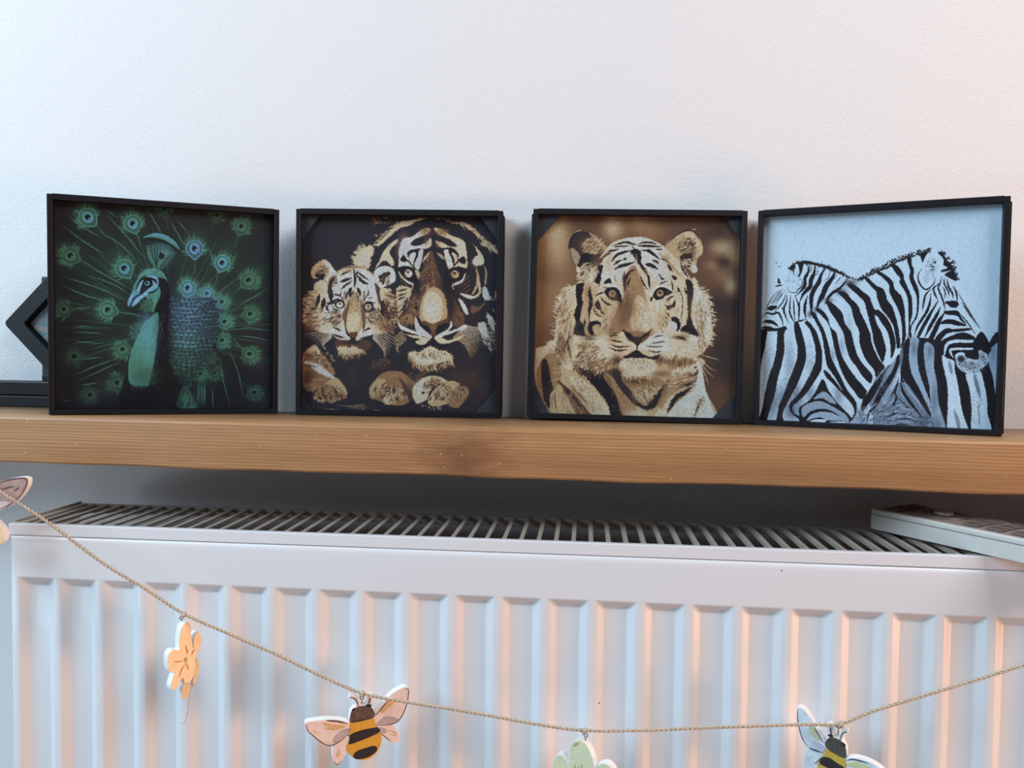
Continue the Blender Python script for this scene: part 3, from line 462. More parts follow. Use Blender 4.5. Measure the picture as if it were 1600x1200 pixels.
    # face base
    P('C', '600,760 700,560 840,360 960,280 1150,245 1280,260 1450,340 1560,450 1660,560 1750,690 1790,800 1760,1100 1760,1300 1680,1450 1560,1520 1450,1500 1300,1620 1100,1640 960,1560 800,1500 620,1400 560,1200 560,900', r=.8)
    P('W', '820,400 960,290 1150,250 1300,270 1450,350 1560,460 1520,600 1400,700 1200,560 1000,640 860,780 770,720 800,520', .9, r=.8)
    P('V', '1340,560 1400,540 1480,560 1530,660 1520,800 1420,760 1310,640', .7); P('V', '900,660 960,610 1020,640 1020,760 940,760', .6)
    for c, x, y, rx, ry, al in (('L', 650, 1000, 90, 220, .8), ('G', 620, 840, 50, 120, .7), ('L', 860, 520, 70, 120, .5), ('O', 1500, 480, 50, 100, .5)): B(c, x, y, rx, ry, al)
    # muzzle bridge
    P('G', '1060,640 1120,560 1180,620 1230,760 1290,1000 1330,1200 1340,1340 1200,1330 1000,1330 860,1350 880,1200 960,1020 1020,900', .9, r=1); B('B', 1060, 980, 90, 170, .8); B('B', 1010, 1130, 80, 150, .7); B('O', 1150, 750, 60, 120, .7)
    P('C', '1150,900 1230,920 1310,1100 1330,1300 1240,1340 1120,1290 1090,1150', .7, r=1); B('W', 1245, 1150, 55, 180, .8); H('LGB', 260, (1130, 1080, 150, 230), 26, 6, 90, .6); H('GL', 120, (1130, 760, 70, 130), 26, 6, 90, .7)
    # dark bands at the sides of the face
    P('K', '500,770 580,760 560,900 570,1000 540,1150 500,1190 470,1100 500,1000 490,880', r=1.5); P('D', '540,1180 640,1260 620,1340 480,1330 460,1290 500,1180', .95, r=1.5); B('K', 560, 1250, 60, 60, .9)
    P('K', '1700,720 1770,740 1790,860 1770,1000 1760,1100 1790,1230 1840,1330 1760,1300 1700,1280 1730,1100 1720,960 1720,850', r=1.5); P('K', '1700,1220 1800,1250 1850,1340 1720,1310 1640,1290', r=1)
    P('L', '560,1010 620,1040 640,1200 660,1330 600,1340 570,1200 540,1150', .8); S('D', 22, '585,1150 590,1200 580,1240')
    S('K', 42, '650,800 640,860 660,960 640,1050 640,1150', r=1.2); S('B', 10, '630,1060 640,1180 700,1270'); S('K', 46, '740,640 720,700 720,750', r=1); P('K', '720,580 790,560 770,660 740,760 690,740 690,680', r=1)
    P('D', '540,740 640,690 720,610 800,480 880,420 830,420 740,500 640,600 560,680', .9, r=2); H('CW', 120, (640, 620, 110, 100), 60, 9, 135, .8); S('C', 22, '540,720 650,640 740,540', .8, r=2)
    S('K', 22, '750,620 760,700 740,800', .9, r=1)
    # crown stripes
    for w, t in ((24, '890,350 980,315 1060,305 1120,325 1170,330'), (16, '900,355 1000,350 1100,345'), (20, '830,405 900,395 970,380'), (30, '880,520 940,450 1020,415 1100,395'), (34, '910,610 980,570 1060,550 1140,525'), (24, '905,560 950,520 1010,500'), (26, '1010,500 1050,480'),
                 (22, '1170,330 1250,305 1330,310 1390,330'), (24, '1160,345 1250,345 1350,350 1440,355'), (16, '1370,383 1450,385'), (34, '1210,395 1290,400 1350,440 1420,500'), (26, '1330,500 1380,520 1410,545'), (42, '1250,545 1320,560 1400,600'),
                 (30, '1180,460 1210,560 1280,620'), (26, '1110,350 1150,400 1200,470 1200,540'), (40, '1090,420 1150,400 1190,430'), (24, '1060,640 1040,700 1040,780'), (22, '1150,600 1080,640 1050,720'), (20, '1100,680 1070,750 1060,800'),
                 (26, '1250,640 1290,680 1300,760 1310,820'), (18, '1200,680 1240,760 1280,830'), (18, '1210,560 1240,620 1300,640'), (30, '1500,540 1530,590 1560,630'), (40, '1550,670 1580,700 1600,720'), (14, '1400,650 1440,700'), (24, '1420,700 1450,710 1470,705'), (16, '1400,800 1450,750 1510,735'),
                 (20, '1640,520 1680,620 1740,700'), (16, '1420,480 1520,520')):
        S('K', w, t, .97, r=.5)
    P('K', '1090,400 1150,375 1210,400 1200,470 1170,560 1140,480', .9, r=2); S('C', 12, '1160,430 1165,560 1200,720', .9); P('O', '1400,420 1460,450 1580,580 1700,720 1620,660 1500,540', .7, r=2)
    P('K', '800,750 860,700 890,760 850,780', r=.5); S('B', 9, '930,660 920,700 950,760'); S('D', 30, '1030,620 1020,700 1030,800 1025,860', .9, r=1)
    # eyes
    def eye(o, pts, iris, ring, up, low, tear, ic):
        P('K', pts); S('C', 22, low); A.E(ic, *iris, 42, 40); A.E('L', iris[0]-6, iris[1]+6, 26, 24, 0, .8); A.E('K', *ring, 18, 17); A.E('W', ring[0]+6, ring[1]-12, 8, 6); S('K', 24, up); S('K', 22, tear)
    S('W', 36, '790,790 850,770 930,800 990,860 1010,930'); S('V', 20, '800,785 860,770')
    eye(0, '800,850 850,815 920,820 970,870 1000,960 900,950 850,920', (893, 870), (893, 868), '790,800 850,815 920,812 975,870 1000,960', '800,880 840,930 900,960 960,955', '960,900 985,950 980,1000', 'G')
    S('W', 34, '1310,900 1340,850 1420,790 1520,810 1570,850')
    eye(1, '1350,880 1390,830 1450,815 1510,840 1560,860 1480,900 1440,930 1370,940', (1422, 868), (1420, 862), '1330,940 1370,850 1430,812 1500,830 1560,860', '1420,945 1480,935 1540,890 1570,880', '1335,900 1320,940 1330,960', 'G')
    S('W', 34, '1400,945 1385,1000 1400,1080'); S('W', 14, '1345,930 1350,960'); S('C', 24, '940,970 940,1040')
    for w, t in ((20, '700,900 760,870 800,860'), (60, '735,940 730,1000 770,1060'), (18, '760,900 800,960 880,990'), (18, '790,950 830,990 900,1000'), (30, '760,1060 790,1090 800,1110'), (14, '700,1050 740,1110 800,1130'), (10, '690,1000 700,1080 750,1130'),
                 (20, '1480,960 1530,920 1570,890'), (40, '1580,940 1570,1000 1520,1020 1470,1000'), (14, '1480,1040 1540,1050'), (14, '1470,1070 1510,1100 1530,1130'), (10, '1450,1110 1500,1150 1510,1200'), (9, '1640,820 1670,950 1660,1100 1650,1200'), (16, '1540,700 1560,800 1550,850'),
                 (26, '1610,800 1640,860'), (24, '1690,800 1710,860 1740,880'), (8, '1620,1020 1615,1080'), (10, '1460,1150 1490,1200 1490,1250')):
        S('K', w, t, .9, r=.8)
    P('K', '640,1190 700,1170 740,1180 770,1200 760,1260 700,1240 690,1290 720,1340 650,1320 620,1260', r=1.5); P('L', '670,1240 740,1210 780,1290 760,1340 700,1330', .9, r=1)
    P('K', '1540,1140 1600,1130 1650,1200 1640,1260 1600,1290 1610,1210 1560,1180', r=1.5); P('V', '1540,1180 1600,1200 1600,1280 1540,1280')
    for t in ('760,1160 830,1120 870,1090', '770,1230 840,1150', '790,1300 860,1190', '1490,1260 1460,1180 1450,1120', '1530,1270 1500,1200'): S('W', 9, t, .9); 
    for t in ('780,1200 850,1130', '780,1290 840,1200', '1470,1260 1445,1180'): S('K', 9, t, .8)
    # nose and mouth
    P('B', '1010,1270 1080,1300 1170,1285 1260,1300 1330,1260 1280,1370 1190,1430 1160,1430 1060,1380'); B('G', 1165, 1310, 110, 40, .9); P('K', '1000,1260 1030,1290 1090,1310 1140,1370 1165,1430 1190,1425 1220,1390 1150,1410 1080,1370 1030,1330', r=.2)
    P('K', '1320,1255 1310,1300 1250,1320 1205,1370 1260,1345 1310,1310'); P('D', '1120,1360 1220,1360 1190,1440 1150,1440'); S('K', 16, '1168,1420 1166,1500'); P('C', '850,1420 1000,1290 1060,1380 1150,1450 1140,1510 1000,1560 880,1530 820,1450', .9); P('W', '1200,1450 1290,1370 1400,1290 1480,1300 1520,1440 1450,1530 1300,1540 1190,1510', .9)
    B('L', 1000, 1510, 110, 50, .7); B('L', 1270, 1520, 110, 40, .7); B('O', 900, 1370, 80, 60, .6)
    for w, t in ((16, '860,1380 940,1400 1030,1415'), (18, '860,1430 960,1460 1100,1450'), (18, '850,1470 950,1500 1070,1490'), (14, '870,1350 900,1330 970,1340'), (14, '890,1310 950,1310'), (14, '1340,1360 1400,1340 1480,1330'), (14, '1320,1420 1400,1410 1490,1400'), (16, '1260,1450 1360,1460 1450,1455'),
                 (14, '1290,1500 1380,1520 1450,1500'), (10, '1360,1310 1390,1300'), (22, '1440,1300 1460,1290')): S('K', w, t, .92, r=.8)
    P('K', '1010,1580 1090,1530 1165,1490 1230,1540 1330,1570 1420,1540 1380,1600 1250,1590 1100,1590', .95, r=1); B('D', 940, 1610, 70, 60, .9); B('D', 1420, 1600, 60, 50, .8)
    P('C', '970,1640 1060,1590 1200,1580 1330,1600 1380,1660 1370,1720 1290,1780 1140,1790 1010,1770', r=1.5); A.tips('CL', '980,1690 1060,1770 1180,1790 1300,1780 1370,1720', 44, 9, 90, 60, j=.4); B('V', 1300, 1670, 60, 50, .7); H('DB', 24, (1180, 1610, 120, 25), 12, 9, 90, .8)
    B('D', 930, 1730, 110, 40, .5); B('D', 1440, 1760, 120, 40, .5)
    H('CGB', 150, (700, 1600, 200, 90), 60, 8, 150, .7); H('CL', 160, (1700, 1480, 160, 100), 60, 8, 20, .6); S('K', 24, '1600,1370 1680,1370 1700,1400', .9, r=2); B('K', 1640, 1350, 90, 30, .8); B('K', 640, 1360, 80, 30, .8)
    for c, x, y, rx, ry, al in (('G', 800, 1080, 60, 160, .5), ('G', 1420, 1180, 50, 120, .35), ('G', 900, 1120, 60, 160, .5), ('B', 850, 1280, 90, 60, .5), ('G', 560, 1450, 90, 50, .6), ('B', 330, 1480, 50, 160, .5), ('G', 600, 900, 30, 160, .5), ('G', 1750, 1000, 40, 200, .4), ('B', 1100, 1040, 60, 120, .5), ('B', 980, 1000, 50, 90, .6), ('G', 700, 480, 60, 80, .4), ('B', 1480, 1620, 120, 40, .5)): B(c, x, y, rx, ry, al)
    for q, a in (((380, 1150, 80, 330), 110), ((330, 1480, 60, 160), 100), ((1880, 1200, 70, 300), 70), ((700, 1620, 220, 90), 140), ((650, 1480, 120, 120), 130), ((1600, 1600, 200, 60), 100)):
        H('BGD', 110, q, 60, 7, a, .6, .2)
    for q, a in (((900, 900, 60, 60), 120), ((700, 900, 60, 200), 100), ((1550, 950, 80, 200), 80), ((1450, 1150, 60, 120), 60), ((860, 1200, 60, 120), 120), ((650, 560, 100, 80), 135), ((1240, 1640, 140, 50), 90)): H('GBL', 60, q, 36, 6, a, .55, .2)
    # whiskers
    for t in ('830,1380 700,1360 510,1365', '830,1390 700,1390 560,1400', '830,1400 720,1420 600,1460', '830,1420 720,1470 620,1500', '840,1440 760,1490 640,1560', '860,1480 800,1560 720,1620', '900,1520 860,1600 800,1640', '1500,1300 1620,1290 1760,1305', '1500,1340 1620,1330 1720,1360',
              '1490,1380 1600,1390 1700,1400', '1480,1420 1560,1440 1660,1450', '420,1700 300,1700 220,1690', '440,1710 330,1740 230,1740', '480,1720 330,1800 190,1850', '1880,1550 1990,1580 2090,1610', '1860,1570 1950,1680 2050,1730', '1860,1600 1930,1720 2020,1800', '1850,1600 1910,1750 1960,1880',
              '430,1690 340,1680 250,1670', '850,1500 790,1560 700,1580', '1480,1450 1540,1480 1600,1500'):
        S('W' if t[0] != '4' else 'C', 7, t, .85, (.8, .3))
    A.finish(.35, .03, SEPIA); return A
def art_zebra():
    A = Art(1165, 285, 1600, 700, (192, 214, 231), seed=4)
    A.pal = dict(W=(196, 216, 232), K=(33, 31, 38), G=(98, 112, 132), H=(140, 160, 182), T=(150, 172, 196))
    A.frame(1180, 370, 7.5)     # every coordinate below: x from 1180, y from 370, 7.5 per pixel
    P, S, B = A.P, A.S, A.B
    # soft grey modelling on the bodies
    for x, y, rx, ry, al in ((150, 1600, 60, 300, .35), (190, 1950, 90, 200, .8), (400, 1480, 60, 300, .4), (330, 1900, 90, 160, .75), (640, 1500, 50, 150, .25), (480, 1880, 80, 200, .8),
                             (420, 2060, 90, 90, .9), (640, 1830, 60, 120, .6), (900, 1390, 40, 90, .5), (1010, 1290, 40, 120, .45), (1100, 1000, 40, 150, .2), (970, 1850, 60, 150, .6), (780, 2000, 250, 40, .5),
                             (1230, 2110, 80, 110, .8)):
        B('G', x, y, rx, ry, al)
    # far zebra, facing left
    for w, t in ((38, '612,300 622,400 582,480 580,560 540,625 468,692'), (50, '700,310 690,420 652,500 640,580 560,670 518,760'), (22, '518,750 512,850 508,985'),
                 (52, '830,350 772,440 742,530 680,630 655,720 655,840 650,905'), (32, '612,690 585,780 577,870 592,965'), (60, '945,375 900,480 830,580 790,680 745,760 712,855'),
                 (34, '1110,455 1000,590 900,660 850,720 820,790'), (12, '515,480 550,520 540,580 490,625 470,652 400,642 372,590'), (18, '225,585 270,570 322,564'),
                 (9, '330,600 250,690 180,790'), (9, '350,620 280,720 240,790'), (14, '362,650 332,740 275,820 210,885'), (9, '300,610 205,700 145,800 115,820'), (9, '315,640 240,740 205,790'), (12, '120,862 160,815'),
                 (22, '370,680 362,760 332,840 350,920 390,1015'), (19, '410,680 405,800 402,880 430,960 462,1010'), (17, '462,680 500,780 512,860 502,990'), (16, '445,730 452,850 462,1000'),
                 (24, '72,945 130,892 200,905 265,888 308,960 330,1055'), (30, '60,1066 140,1062 235,1075'), (30, '220,1080 300,1076 350,1060'), (12, '258,345 300,348'), (10, '235,290 245,300 238,322'),
                 (13, '300,835 340,845'), (18, '450,1005 520,985 600,965')):
        S('K', w, t)
    S('K', 44, '378,375 440,325 520,300 620,300 720,322 850,358 1000,425 1100,475 1230,512', r=2.2)
    P('K', '385,370 450,325 470,345 452,400 456,450 430,395'); P('K', '500,300 562,295 552,380 520,460 495,472 517,400')
    P('K', '268,480 290,520 300,545 262,540'); P('K', '140,832 190,806 252,808 242,835 190,864 150,852')
    P('K', '82,1002 140,970 220,990 272,1055 200,1022 120,1006'); P('K', '60,1085 350,1065 330,1100 60,1105')
    for t in ('660,330 650,420', '720,350 730,420 690,460', '790,380 770,450', '880,400 850,480 800,520', '960,430 900,520', '1010,460 930,560', '640,310 640,380'): S('K', 9, t, .8)
    A.hair('HT', 60, (430, 490, 90, 120), 40, 6, 60, .8)
    # near zebra: mane hair and neck
    A.tips('KK', '1225,500 1290,465 1420,385 1530,340 1640,280 1790,222 1930,185 2060,165', 26, 12, -75, 150)
    S('K', 26, '1235,505 1300,470 1420,405 1560,350 1640,300 1790,240 1930,200 2060,172', r=1.5)
    P('K', '60,1095 135,1100 128,1180 105,1320 75,1450 55,1600 48,1800 40,2000 20,2000 20,1095', r=.4)
    P('K', '262,1085 358,1050 335,1150 340,1320 312,1475 265,1650 230,1830 175,2000 120,2180 35,2180 85,1990 120,1790 165,1610 215,1470 245,1320 255,1180', r=.4)
    P('K', '455,1015 500,1000 548,1130 585,1275 592,1420 560,1550 490,1725 415,1870 350,1990 318,2080 330,2180 245,2180 262,2050 280,1960 325,1860 375,1725 440,1560 485,1430 493,1290 462,1150', r=.4)
    P('K', '575,1005 615,985 700,1090 735,1170 775,1310 782,1430 775,1545 715,1660 600,1830 500,1930 440,1990 450,2060 520,2110 590,2190 500,2130 420,2060 392,1985 430,1920 520,1820 620,1650 680,1520 705,1420 698,1280 655,1130 625,1065', r=.4)
    P('K', '640,880 700,890 745,985 800,1080 830,1170 868,1300 885,1400 930,1500 1000,1640 1075,1790 1160,1905 1188,1975 1175,2090 1100,2180 1158,2080 1152,2010 1120,1950 1060,1880 1000,1820 900,1715 830,1645 800,1575 815,1560 870,1610 960,1720 1025,1815 960,1690 900,1600 840,1510 822,1420 800,1275 768,1125 710,1000', r=.3)
    P('K', '700,850 760,845 840,925 880,1050 950,1130 980,1275 1010,1385 1085,1520 1170,1640 1290,1785 1300,1830 1240,1905 1150,1800 1050,1660 955,1425 920,1275 888,1125 850,1010 760,905', r=.3)
    P('K', '830,760 880,760 1010,880 1050,1010 1125,1125 1160,1275 1215,1425 1310,1545 1372,1625 1362,1700 1340,1715 1260,1640 1180,1520 1110,1425 1060,1275 1030,1125 950,985 880,880', r=.3)
    P('K', '960,640 1060,650 1120,720 1200,800 1240,900 1290,1000 1345,1130 1370,1260 1440,1420 1500,1500 1520,1560 1440,1620 1408,1640 1390,1560 1290,1430 1225,1260 1215,1110 1160,980 1120,830 1060,750', r=.3)
    B('K', 1000, 640, 70, 45, .7); B('K', 850, 745, 60, 40, .6); B('K', 720, 850, 50, 40, .6); B('K', 640, 905, 40, 40, .6); B('K', 1110, 540, 80, 40, .8)
    P('K', '1080,570 1160,560 1260,640 1335,700 1370,790 1400,850 1440,870 1450,960 1480,1080 1490,1140 1525,1260 1530,1350 1505,1450 1487,1470 1450,1400 1390,1250 1370,1130 1340,1000 1300,850 1260,740', r=.3)
    P('W', '1405,920 1460,960 1505,1080 1560,1150 1585,1300 1590,1420 1560,1495 1505,1495 1530,1470 1500,1360 1480,1200 1440,1040', r=.3)
    P('K', '1270,475 1320,480 1420,570 1500,610 1540,720 1500,690 1440,720 1430,660 1340,560', r=.3)
    P('K', '1385,1000 1415,1015 1470,1085 1490,1140 1520,1250 1530,1340 1505,1440 1487,1465 1450,1400 1400,1250 1380,1120', r=.2)
    # stripes of the neck and shoulder right of x=1425
    P('K', '1425,700 1425,585 1475,620 1535,720 1605,820 1650,950 1685,1120 1700,1300 1665,1330 1645,1180 1615,1040 1555,940 1475,840', r=.3)
    P('K', '1425,850 1505,905 1565,985 1610,1090 1645,1240 1620,1380 1590,1420 1560,1290 1535,1120 1475,1010 1425,940', r=.3)
    P('W', '1400,915 1430,935 1480,1010 1537,1090 1572,1190 1585,1300 1585,1410 1562,1495 1510,1500 1530,1460 1540,1370 1525,1280 1500,1190 1480,1120 1430,1030 1405,960', r=.2)
    P('K', '1425,380 1485,420 1605,510 1635,610 1715,700 1750,850 1757,1000 1765,1150 1735,1260 1700,1330 1720,1200 1718,1050 1690,900 1645,790 1575,660 1565,560 1485,470 1425,425', r=.3)
    P('K', '1585,320 1655,330 1735,430 1745,500 1795,610 1835,720 1840,900 1815,1010 1805,1140 1755,1255 1790,1150 1797,1050 1795,900 1790,740 1755,640 1695,540 1695,480 1645,420', r=.3)
    P('K', '1775,240 1825,220 1835,320 1860,390 1855,480 1905,590 1920,700 1910,880 1885,960 1835,1040 1825,1110 1835,1180 1810,1190 1810,1060 1865,960 1890,880 1890,700 1845,590 1805,480 1815,400 1790,310', r=.3)
    P('K', '1935,190 2030,172 1990,230 1966,300 1952,278', r=.3)
    # near zebra head
    A.tips('KK', '2150,190 2220,220 2300,320 2330,400 2362,500', 26, 14, (2050, 420), 60)
    P('K', '2145,187 2185,192 2255,275 2312,335 2332,400 2364,512 2295,492 2245,462 2225,430 2300,392 2185,412 2175,392 2255,360 2205,330 2205,260', r=.6)
    P('W', '2060,190 2120,182 2180,230 2200,310 2180,380 2130,470 2080,540 2030,590 1975,605 1930,550 1915,470 1935,400 1960,370 1970,300 2010,225')
    A.hair('HG', 70, (2080, 310, 70, 90), 40, 6, 120, .55); A.hair('HHG', 50, (2040, 450, 70, 80), 36, 6, 100, .5)
    A.E('K', 2103, 298, 14, 12); S('K', 16, '2050,325 2080,350 2110,340'); S('K', 14, '2055,400 2075,380 2105,378')
    for w, t in ((18, '1958,368 1912,430 1910,500 1935,560 1985,612 2035,602 2095,540 2115,470'), (22, '2065,600 1995,680 1972,780 1955,872'), (30, '2055,660 2045,780 1995,900 1905,1040 1865,1150'),
                 (40, '2145,745 2065,880 1985,1020 1905,1175 1880,1195'), (38, '2170,820 2125,920 2045,1060 1985,1180'), (56, '2225,880 2165,970 2105,1100 2050,1230 2110,1340'), (22, '2165,540 2090,600 2105,670 2140,745'),
                 (20, '2185,460 2170,530 2145,600 2185,700 2215,800 2225,872'), (14, '2195,580 2225,640 2222,722'), (18, '2215,470 2215,550 2265,640 2270,712'), (22, '2245,480 2265,580 2310,660 2320,722'),
                 (20, '2315,570 2355,650 2370,765'), (10, '2375,640 2475,830 2650,1085'), (12, '2410,760 2505,900 2615,1060'), (14, '2365,860 2485,1000 2580,1140'), (9, '2390,680 2500,860 2640,1080')):
        S('K', w, t)
    P('K', '2220,765 2275,748 2355,750 2385,790 2355,827 2295,825 2265,800'); S('W', 8, '2250,755 2300,742 2360,745')
    P('K', '2215,870 2275,865 2365,865 2415,940 2470,1015 2415,985 2365,925 2295,917 2225,902')
    P('K', '2170,1010 2225,970 2295,965 2385,990 2480,1037 2385,1042 2285,1022 2185,1022')
    P('K', '2110,1190 2180,1105 2255,1070 2325,1080 2505,1068 2525,1092 2385,1112 2305,1117 2225,1150 2160,1230')
    P('K', '2190,1215 2285,1165 2425,1120 2545,1155 2580,1205 2560,1330 2530,1420 2340,1420 2290,1380 2220,1380 2205,1250')
    # second body behind, lower right
    P('K', '1740,1250 1830,1180 2200,1220 2340,1350 2640,1400 2700,1300 2880,1160 2880,2300 1500,2300 1600,1900 1700,1700 1690,1400', r=.3)
    P((112, 128, 150), '1380,2180 1340,1900 1450,1640 1600,1450 1700,1380 1660,1600 1580,1800 1700,1700 1900,1800 2060,2060 2200,2290 1300,2290')
    P('K', '1335,1800 1420,1640 1500,1560 1590,1490 1500,1650 1400,1850 1280,2020 1240,2040 1260,1900', r=.3)
    P('T', '1820,1180 1915,1195 1900,1325 1905,1485 1935,1625 1985,1765 2030,1880 2070,1980 2125,2120 2230,2290 1975,2290 2035,2090 1900,1850 1830,1690 1800,1500 1800,1350', r=.4)
    P('K', '1740,1250 1810,1230 1800,1365 1812,1520 1850,1640 1930,1790 1990,1920 2055,2060 2050,2110 1960,1980 1860,1830 1760,1680 1720,1540 1730,1380', r=.3)
    P('T', '1985,1245 2045,1245 2095,1315 2095,1525 2125,1685 2145,1925 2185,2075 2240,2290 2120,2290 2065,1980 2050,1875 2035,1725 1995,1545 1975,1375', r=.4)
    P('W', '2190,1385 2255,1425 2330,1455 2340,1555 2375,1725 2405,1925 2435,2075 2490,2290 2265,2290 2255,2025 2255,1775 2225,1605 2200,1505', r=.4)
    P('W', '2470,1605 2625,1565 2675,1685 2715,1885 2725,2075 2765,2300 2545,2300 2535,2025 2515,1805', r=.4)
    S('G', 45, '2560,1600 2600,1740 2640,1900', .9, r=.8); S('G', 22, '2630,1900 2620,2060 2640,2250', .6, r=1); S('G', 45, '2330,2020 2370,2160 2400,2300', .7, r=1); S('G', 40, '2270,1440 2290,1540 2310,1620', .7)
    for q in ((1860, 1300, 40, 110), (2050, 1340, 40, 90), (2100, 1900, 40, 200), (2130, 2200, 70, 110), (1960, 2200, 90, 130)): B('G', *q, .8)
    P('T', '2735,1385 2845,1185 2850,1625 2820,1850 2785,1645 2735,1485', r=.3); B('G', 2790, 1350, 40, 150, .6)
    S('K', 46, '2700,1310 2800,1240 2880,1165')
    # muzzle
    S('W', 40, '2580,1225 2325,1225 2240,1275 2215,1390', e=(.8, .3)); S('W', 30, '2555,1312 2325,1315 2285,1345 2325,1420', e=(.8, .3))
    P('W', '2345,1395 2385,1362 2445,1357 2485,1415 2615,1435 2625,1325 2705,1325 2725,1445 2715,1495 2655,1545 2555,1595 2475,1595 2385,1545 2355,1475')
    B('K', 2410, 1430, 50, 45, .95, pw=2); B('G', 2520, 1500, 120, 60, .6); B('G', 2660, 1400, 50, 80, .7); A.hair('KKG', 130, (2550, 1480, 190, 110), 30, 8, 40, .6)
    P('K', '2575,1205 2605,1145 2655,1110 2715,1185 2755,1275 2765,1335 2715,1365 2625,1325 2615,1425 2485,1415 2465,1365 2555,1325 2555,1225', r=.5)
    S('T', 9, '2660,1540 2710,1490 2735,1450'); S('W', 9, '2338,1420 2360,1370 2420,1352')
    # lower chest wedge of the second body
    P('T', '1500,1600 1590,1480 1660,1400 1730,1300 1720,1500 1690,1600 1650,1740 1560,1900 1440,2050 1500,1800', .55)
    P('K', '1665,1385 1640,1480 1600,1580 1525,1690 1425,1850 1380,1960 1340,2060 1420,1990 1480,1880 1570,1740 1650,1590 1690,1480 1690,1390', r=.3)
    for w, t in ((22, '1690,1640 1640,1800 1640,1870'), (36, '1700,1700 1740,1830 1830,1960 1960,2120 '), (15, '1660,1870 1740,1960 1800,2010 1880,2040'), (24, '1560,2020 1620,1960 1650,1900 1650,1840'), (20, '1500,2130 1620,2080 1760,2080 1880,2120'), (14, '1640,2140 1800,2130 1880,2170'),
                 (14, '1540,2240 1680,2200 1820,2210'), (18, '1310,2200 1330,2060 1400,1990'), (12, '1570,1900 1620,1810 1645,1780')):
        S('K', w, t)
    for w, t in ((24, '1725,1650 1800,1800 1900,1920 1970,2040'), (14, '1660,1760 1740,1880 1800,1950'), (20, '1640,1930 1720,2000 1820,2030 1900,2100'), (26, '1520,2170 1640,2110 1800,2105 1890,2150'), (20, '1560,2200 1700,2160 1850,2180'), (14, '1640,1860 1600,1940 1500,2020')):
        S('T', w, t, .85)
    S('W', 16, '1744,1262 1660,1380 1560,1490 1440,1640 1300,1830', .9)
    P('W', '1560,1500 1600,1480 1690,1350 1700,1300 1650,1330 1560,1490', 1)
    # knee swirls of the near zebra
    P('K', '790,1665 860,1805 970,1955 1115,2105 1122,2165 1050,2210 560,2185 512,2075 520,1995 620,1925 700,1825', r=.2)
    P('H', '680,1905 780,1815 860,1845 950,1955 880,1945 780,1890', r=.3)
    P('H', '545,2005 640,1945 760,1925 900,1985 1060,2085 1095,2165 1045,2200 1000,2115 900,2045 780,2015 650,2045 560,2115', r=.3)
    P('T', '600,2155 650,2085 760,2050 900,2065 1030,2135 1010,2155 850,2150 760,2115 680,2130', r=.2)
    P('W', '620,2175 700,2140 840,2145 780,2185 680,2200'); P('W', '830,2175 1020,2165 1040,2200 850,2205')
    P('T', '1050,2210 1150,2140 1190,2060 1230,2100 1320,2210', .9)
    A.hair('WTK', 200, (1560, 2080, 330, 160), 50, 8, 150, .6); A.hair('GKT', 260, (1560, 2080, 330, 160), 40, 7, 150, .45); A.hair('KG', 120, (2000, 2180, 110, 90), 40, 8, 150, .5); A.hair('GK', 140, (1500, 1680, 60, 180), 40, 7, 120, .5)
    # fine fur grain on the shaded whites
    for q in ((170, 1700, 90, 450), (330, 1900, 90, 260), (400, 1500, 60, 300), (640, 1500, 60, 300), (470, 1950, 100, 200), (1990, 2050, 120, 200), (2000, 1500, 60, 250), (1230, 2120, 90, 100), (2600, 1900, 80, 300)):
        A.hair('GGK', 110, q, 26, 5, 100, .4)
    A.finish(.3, .015); return A
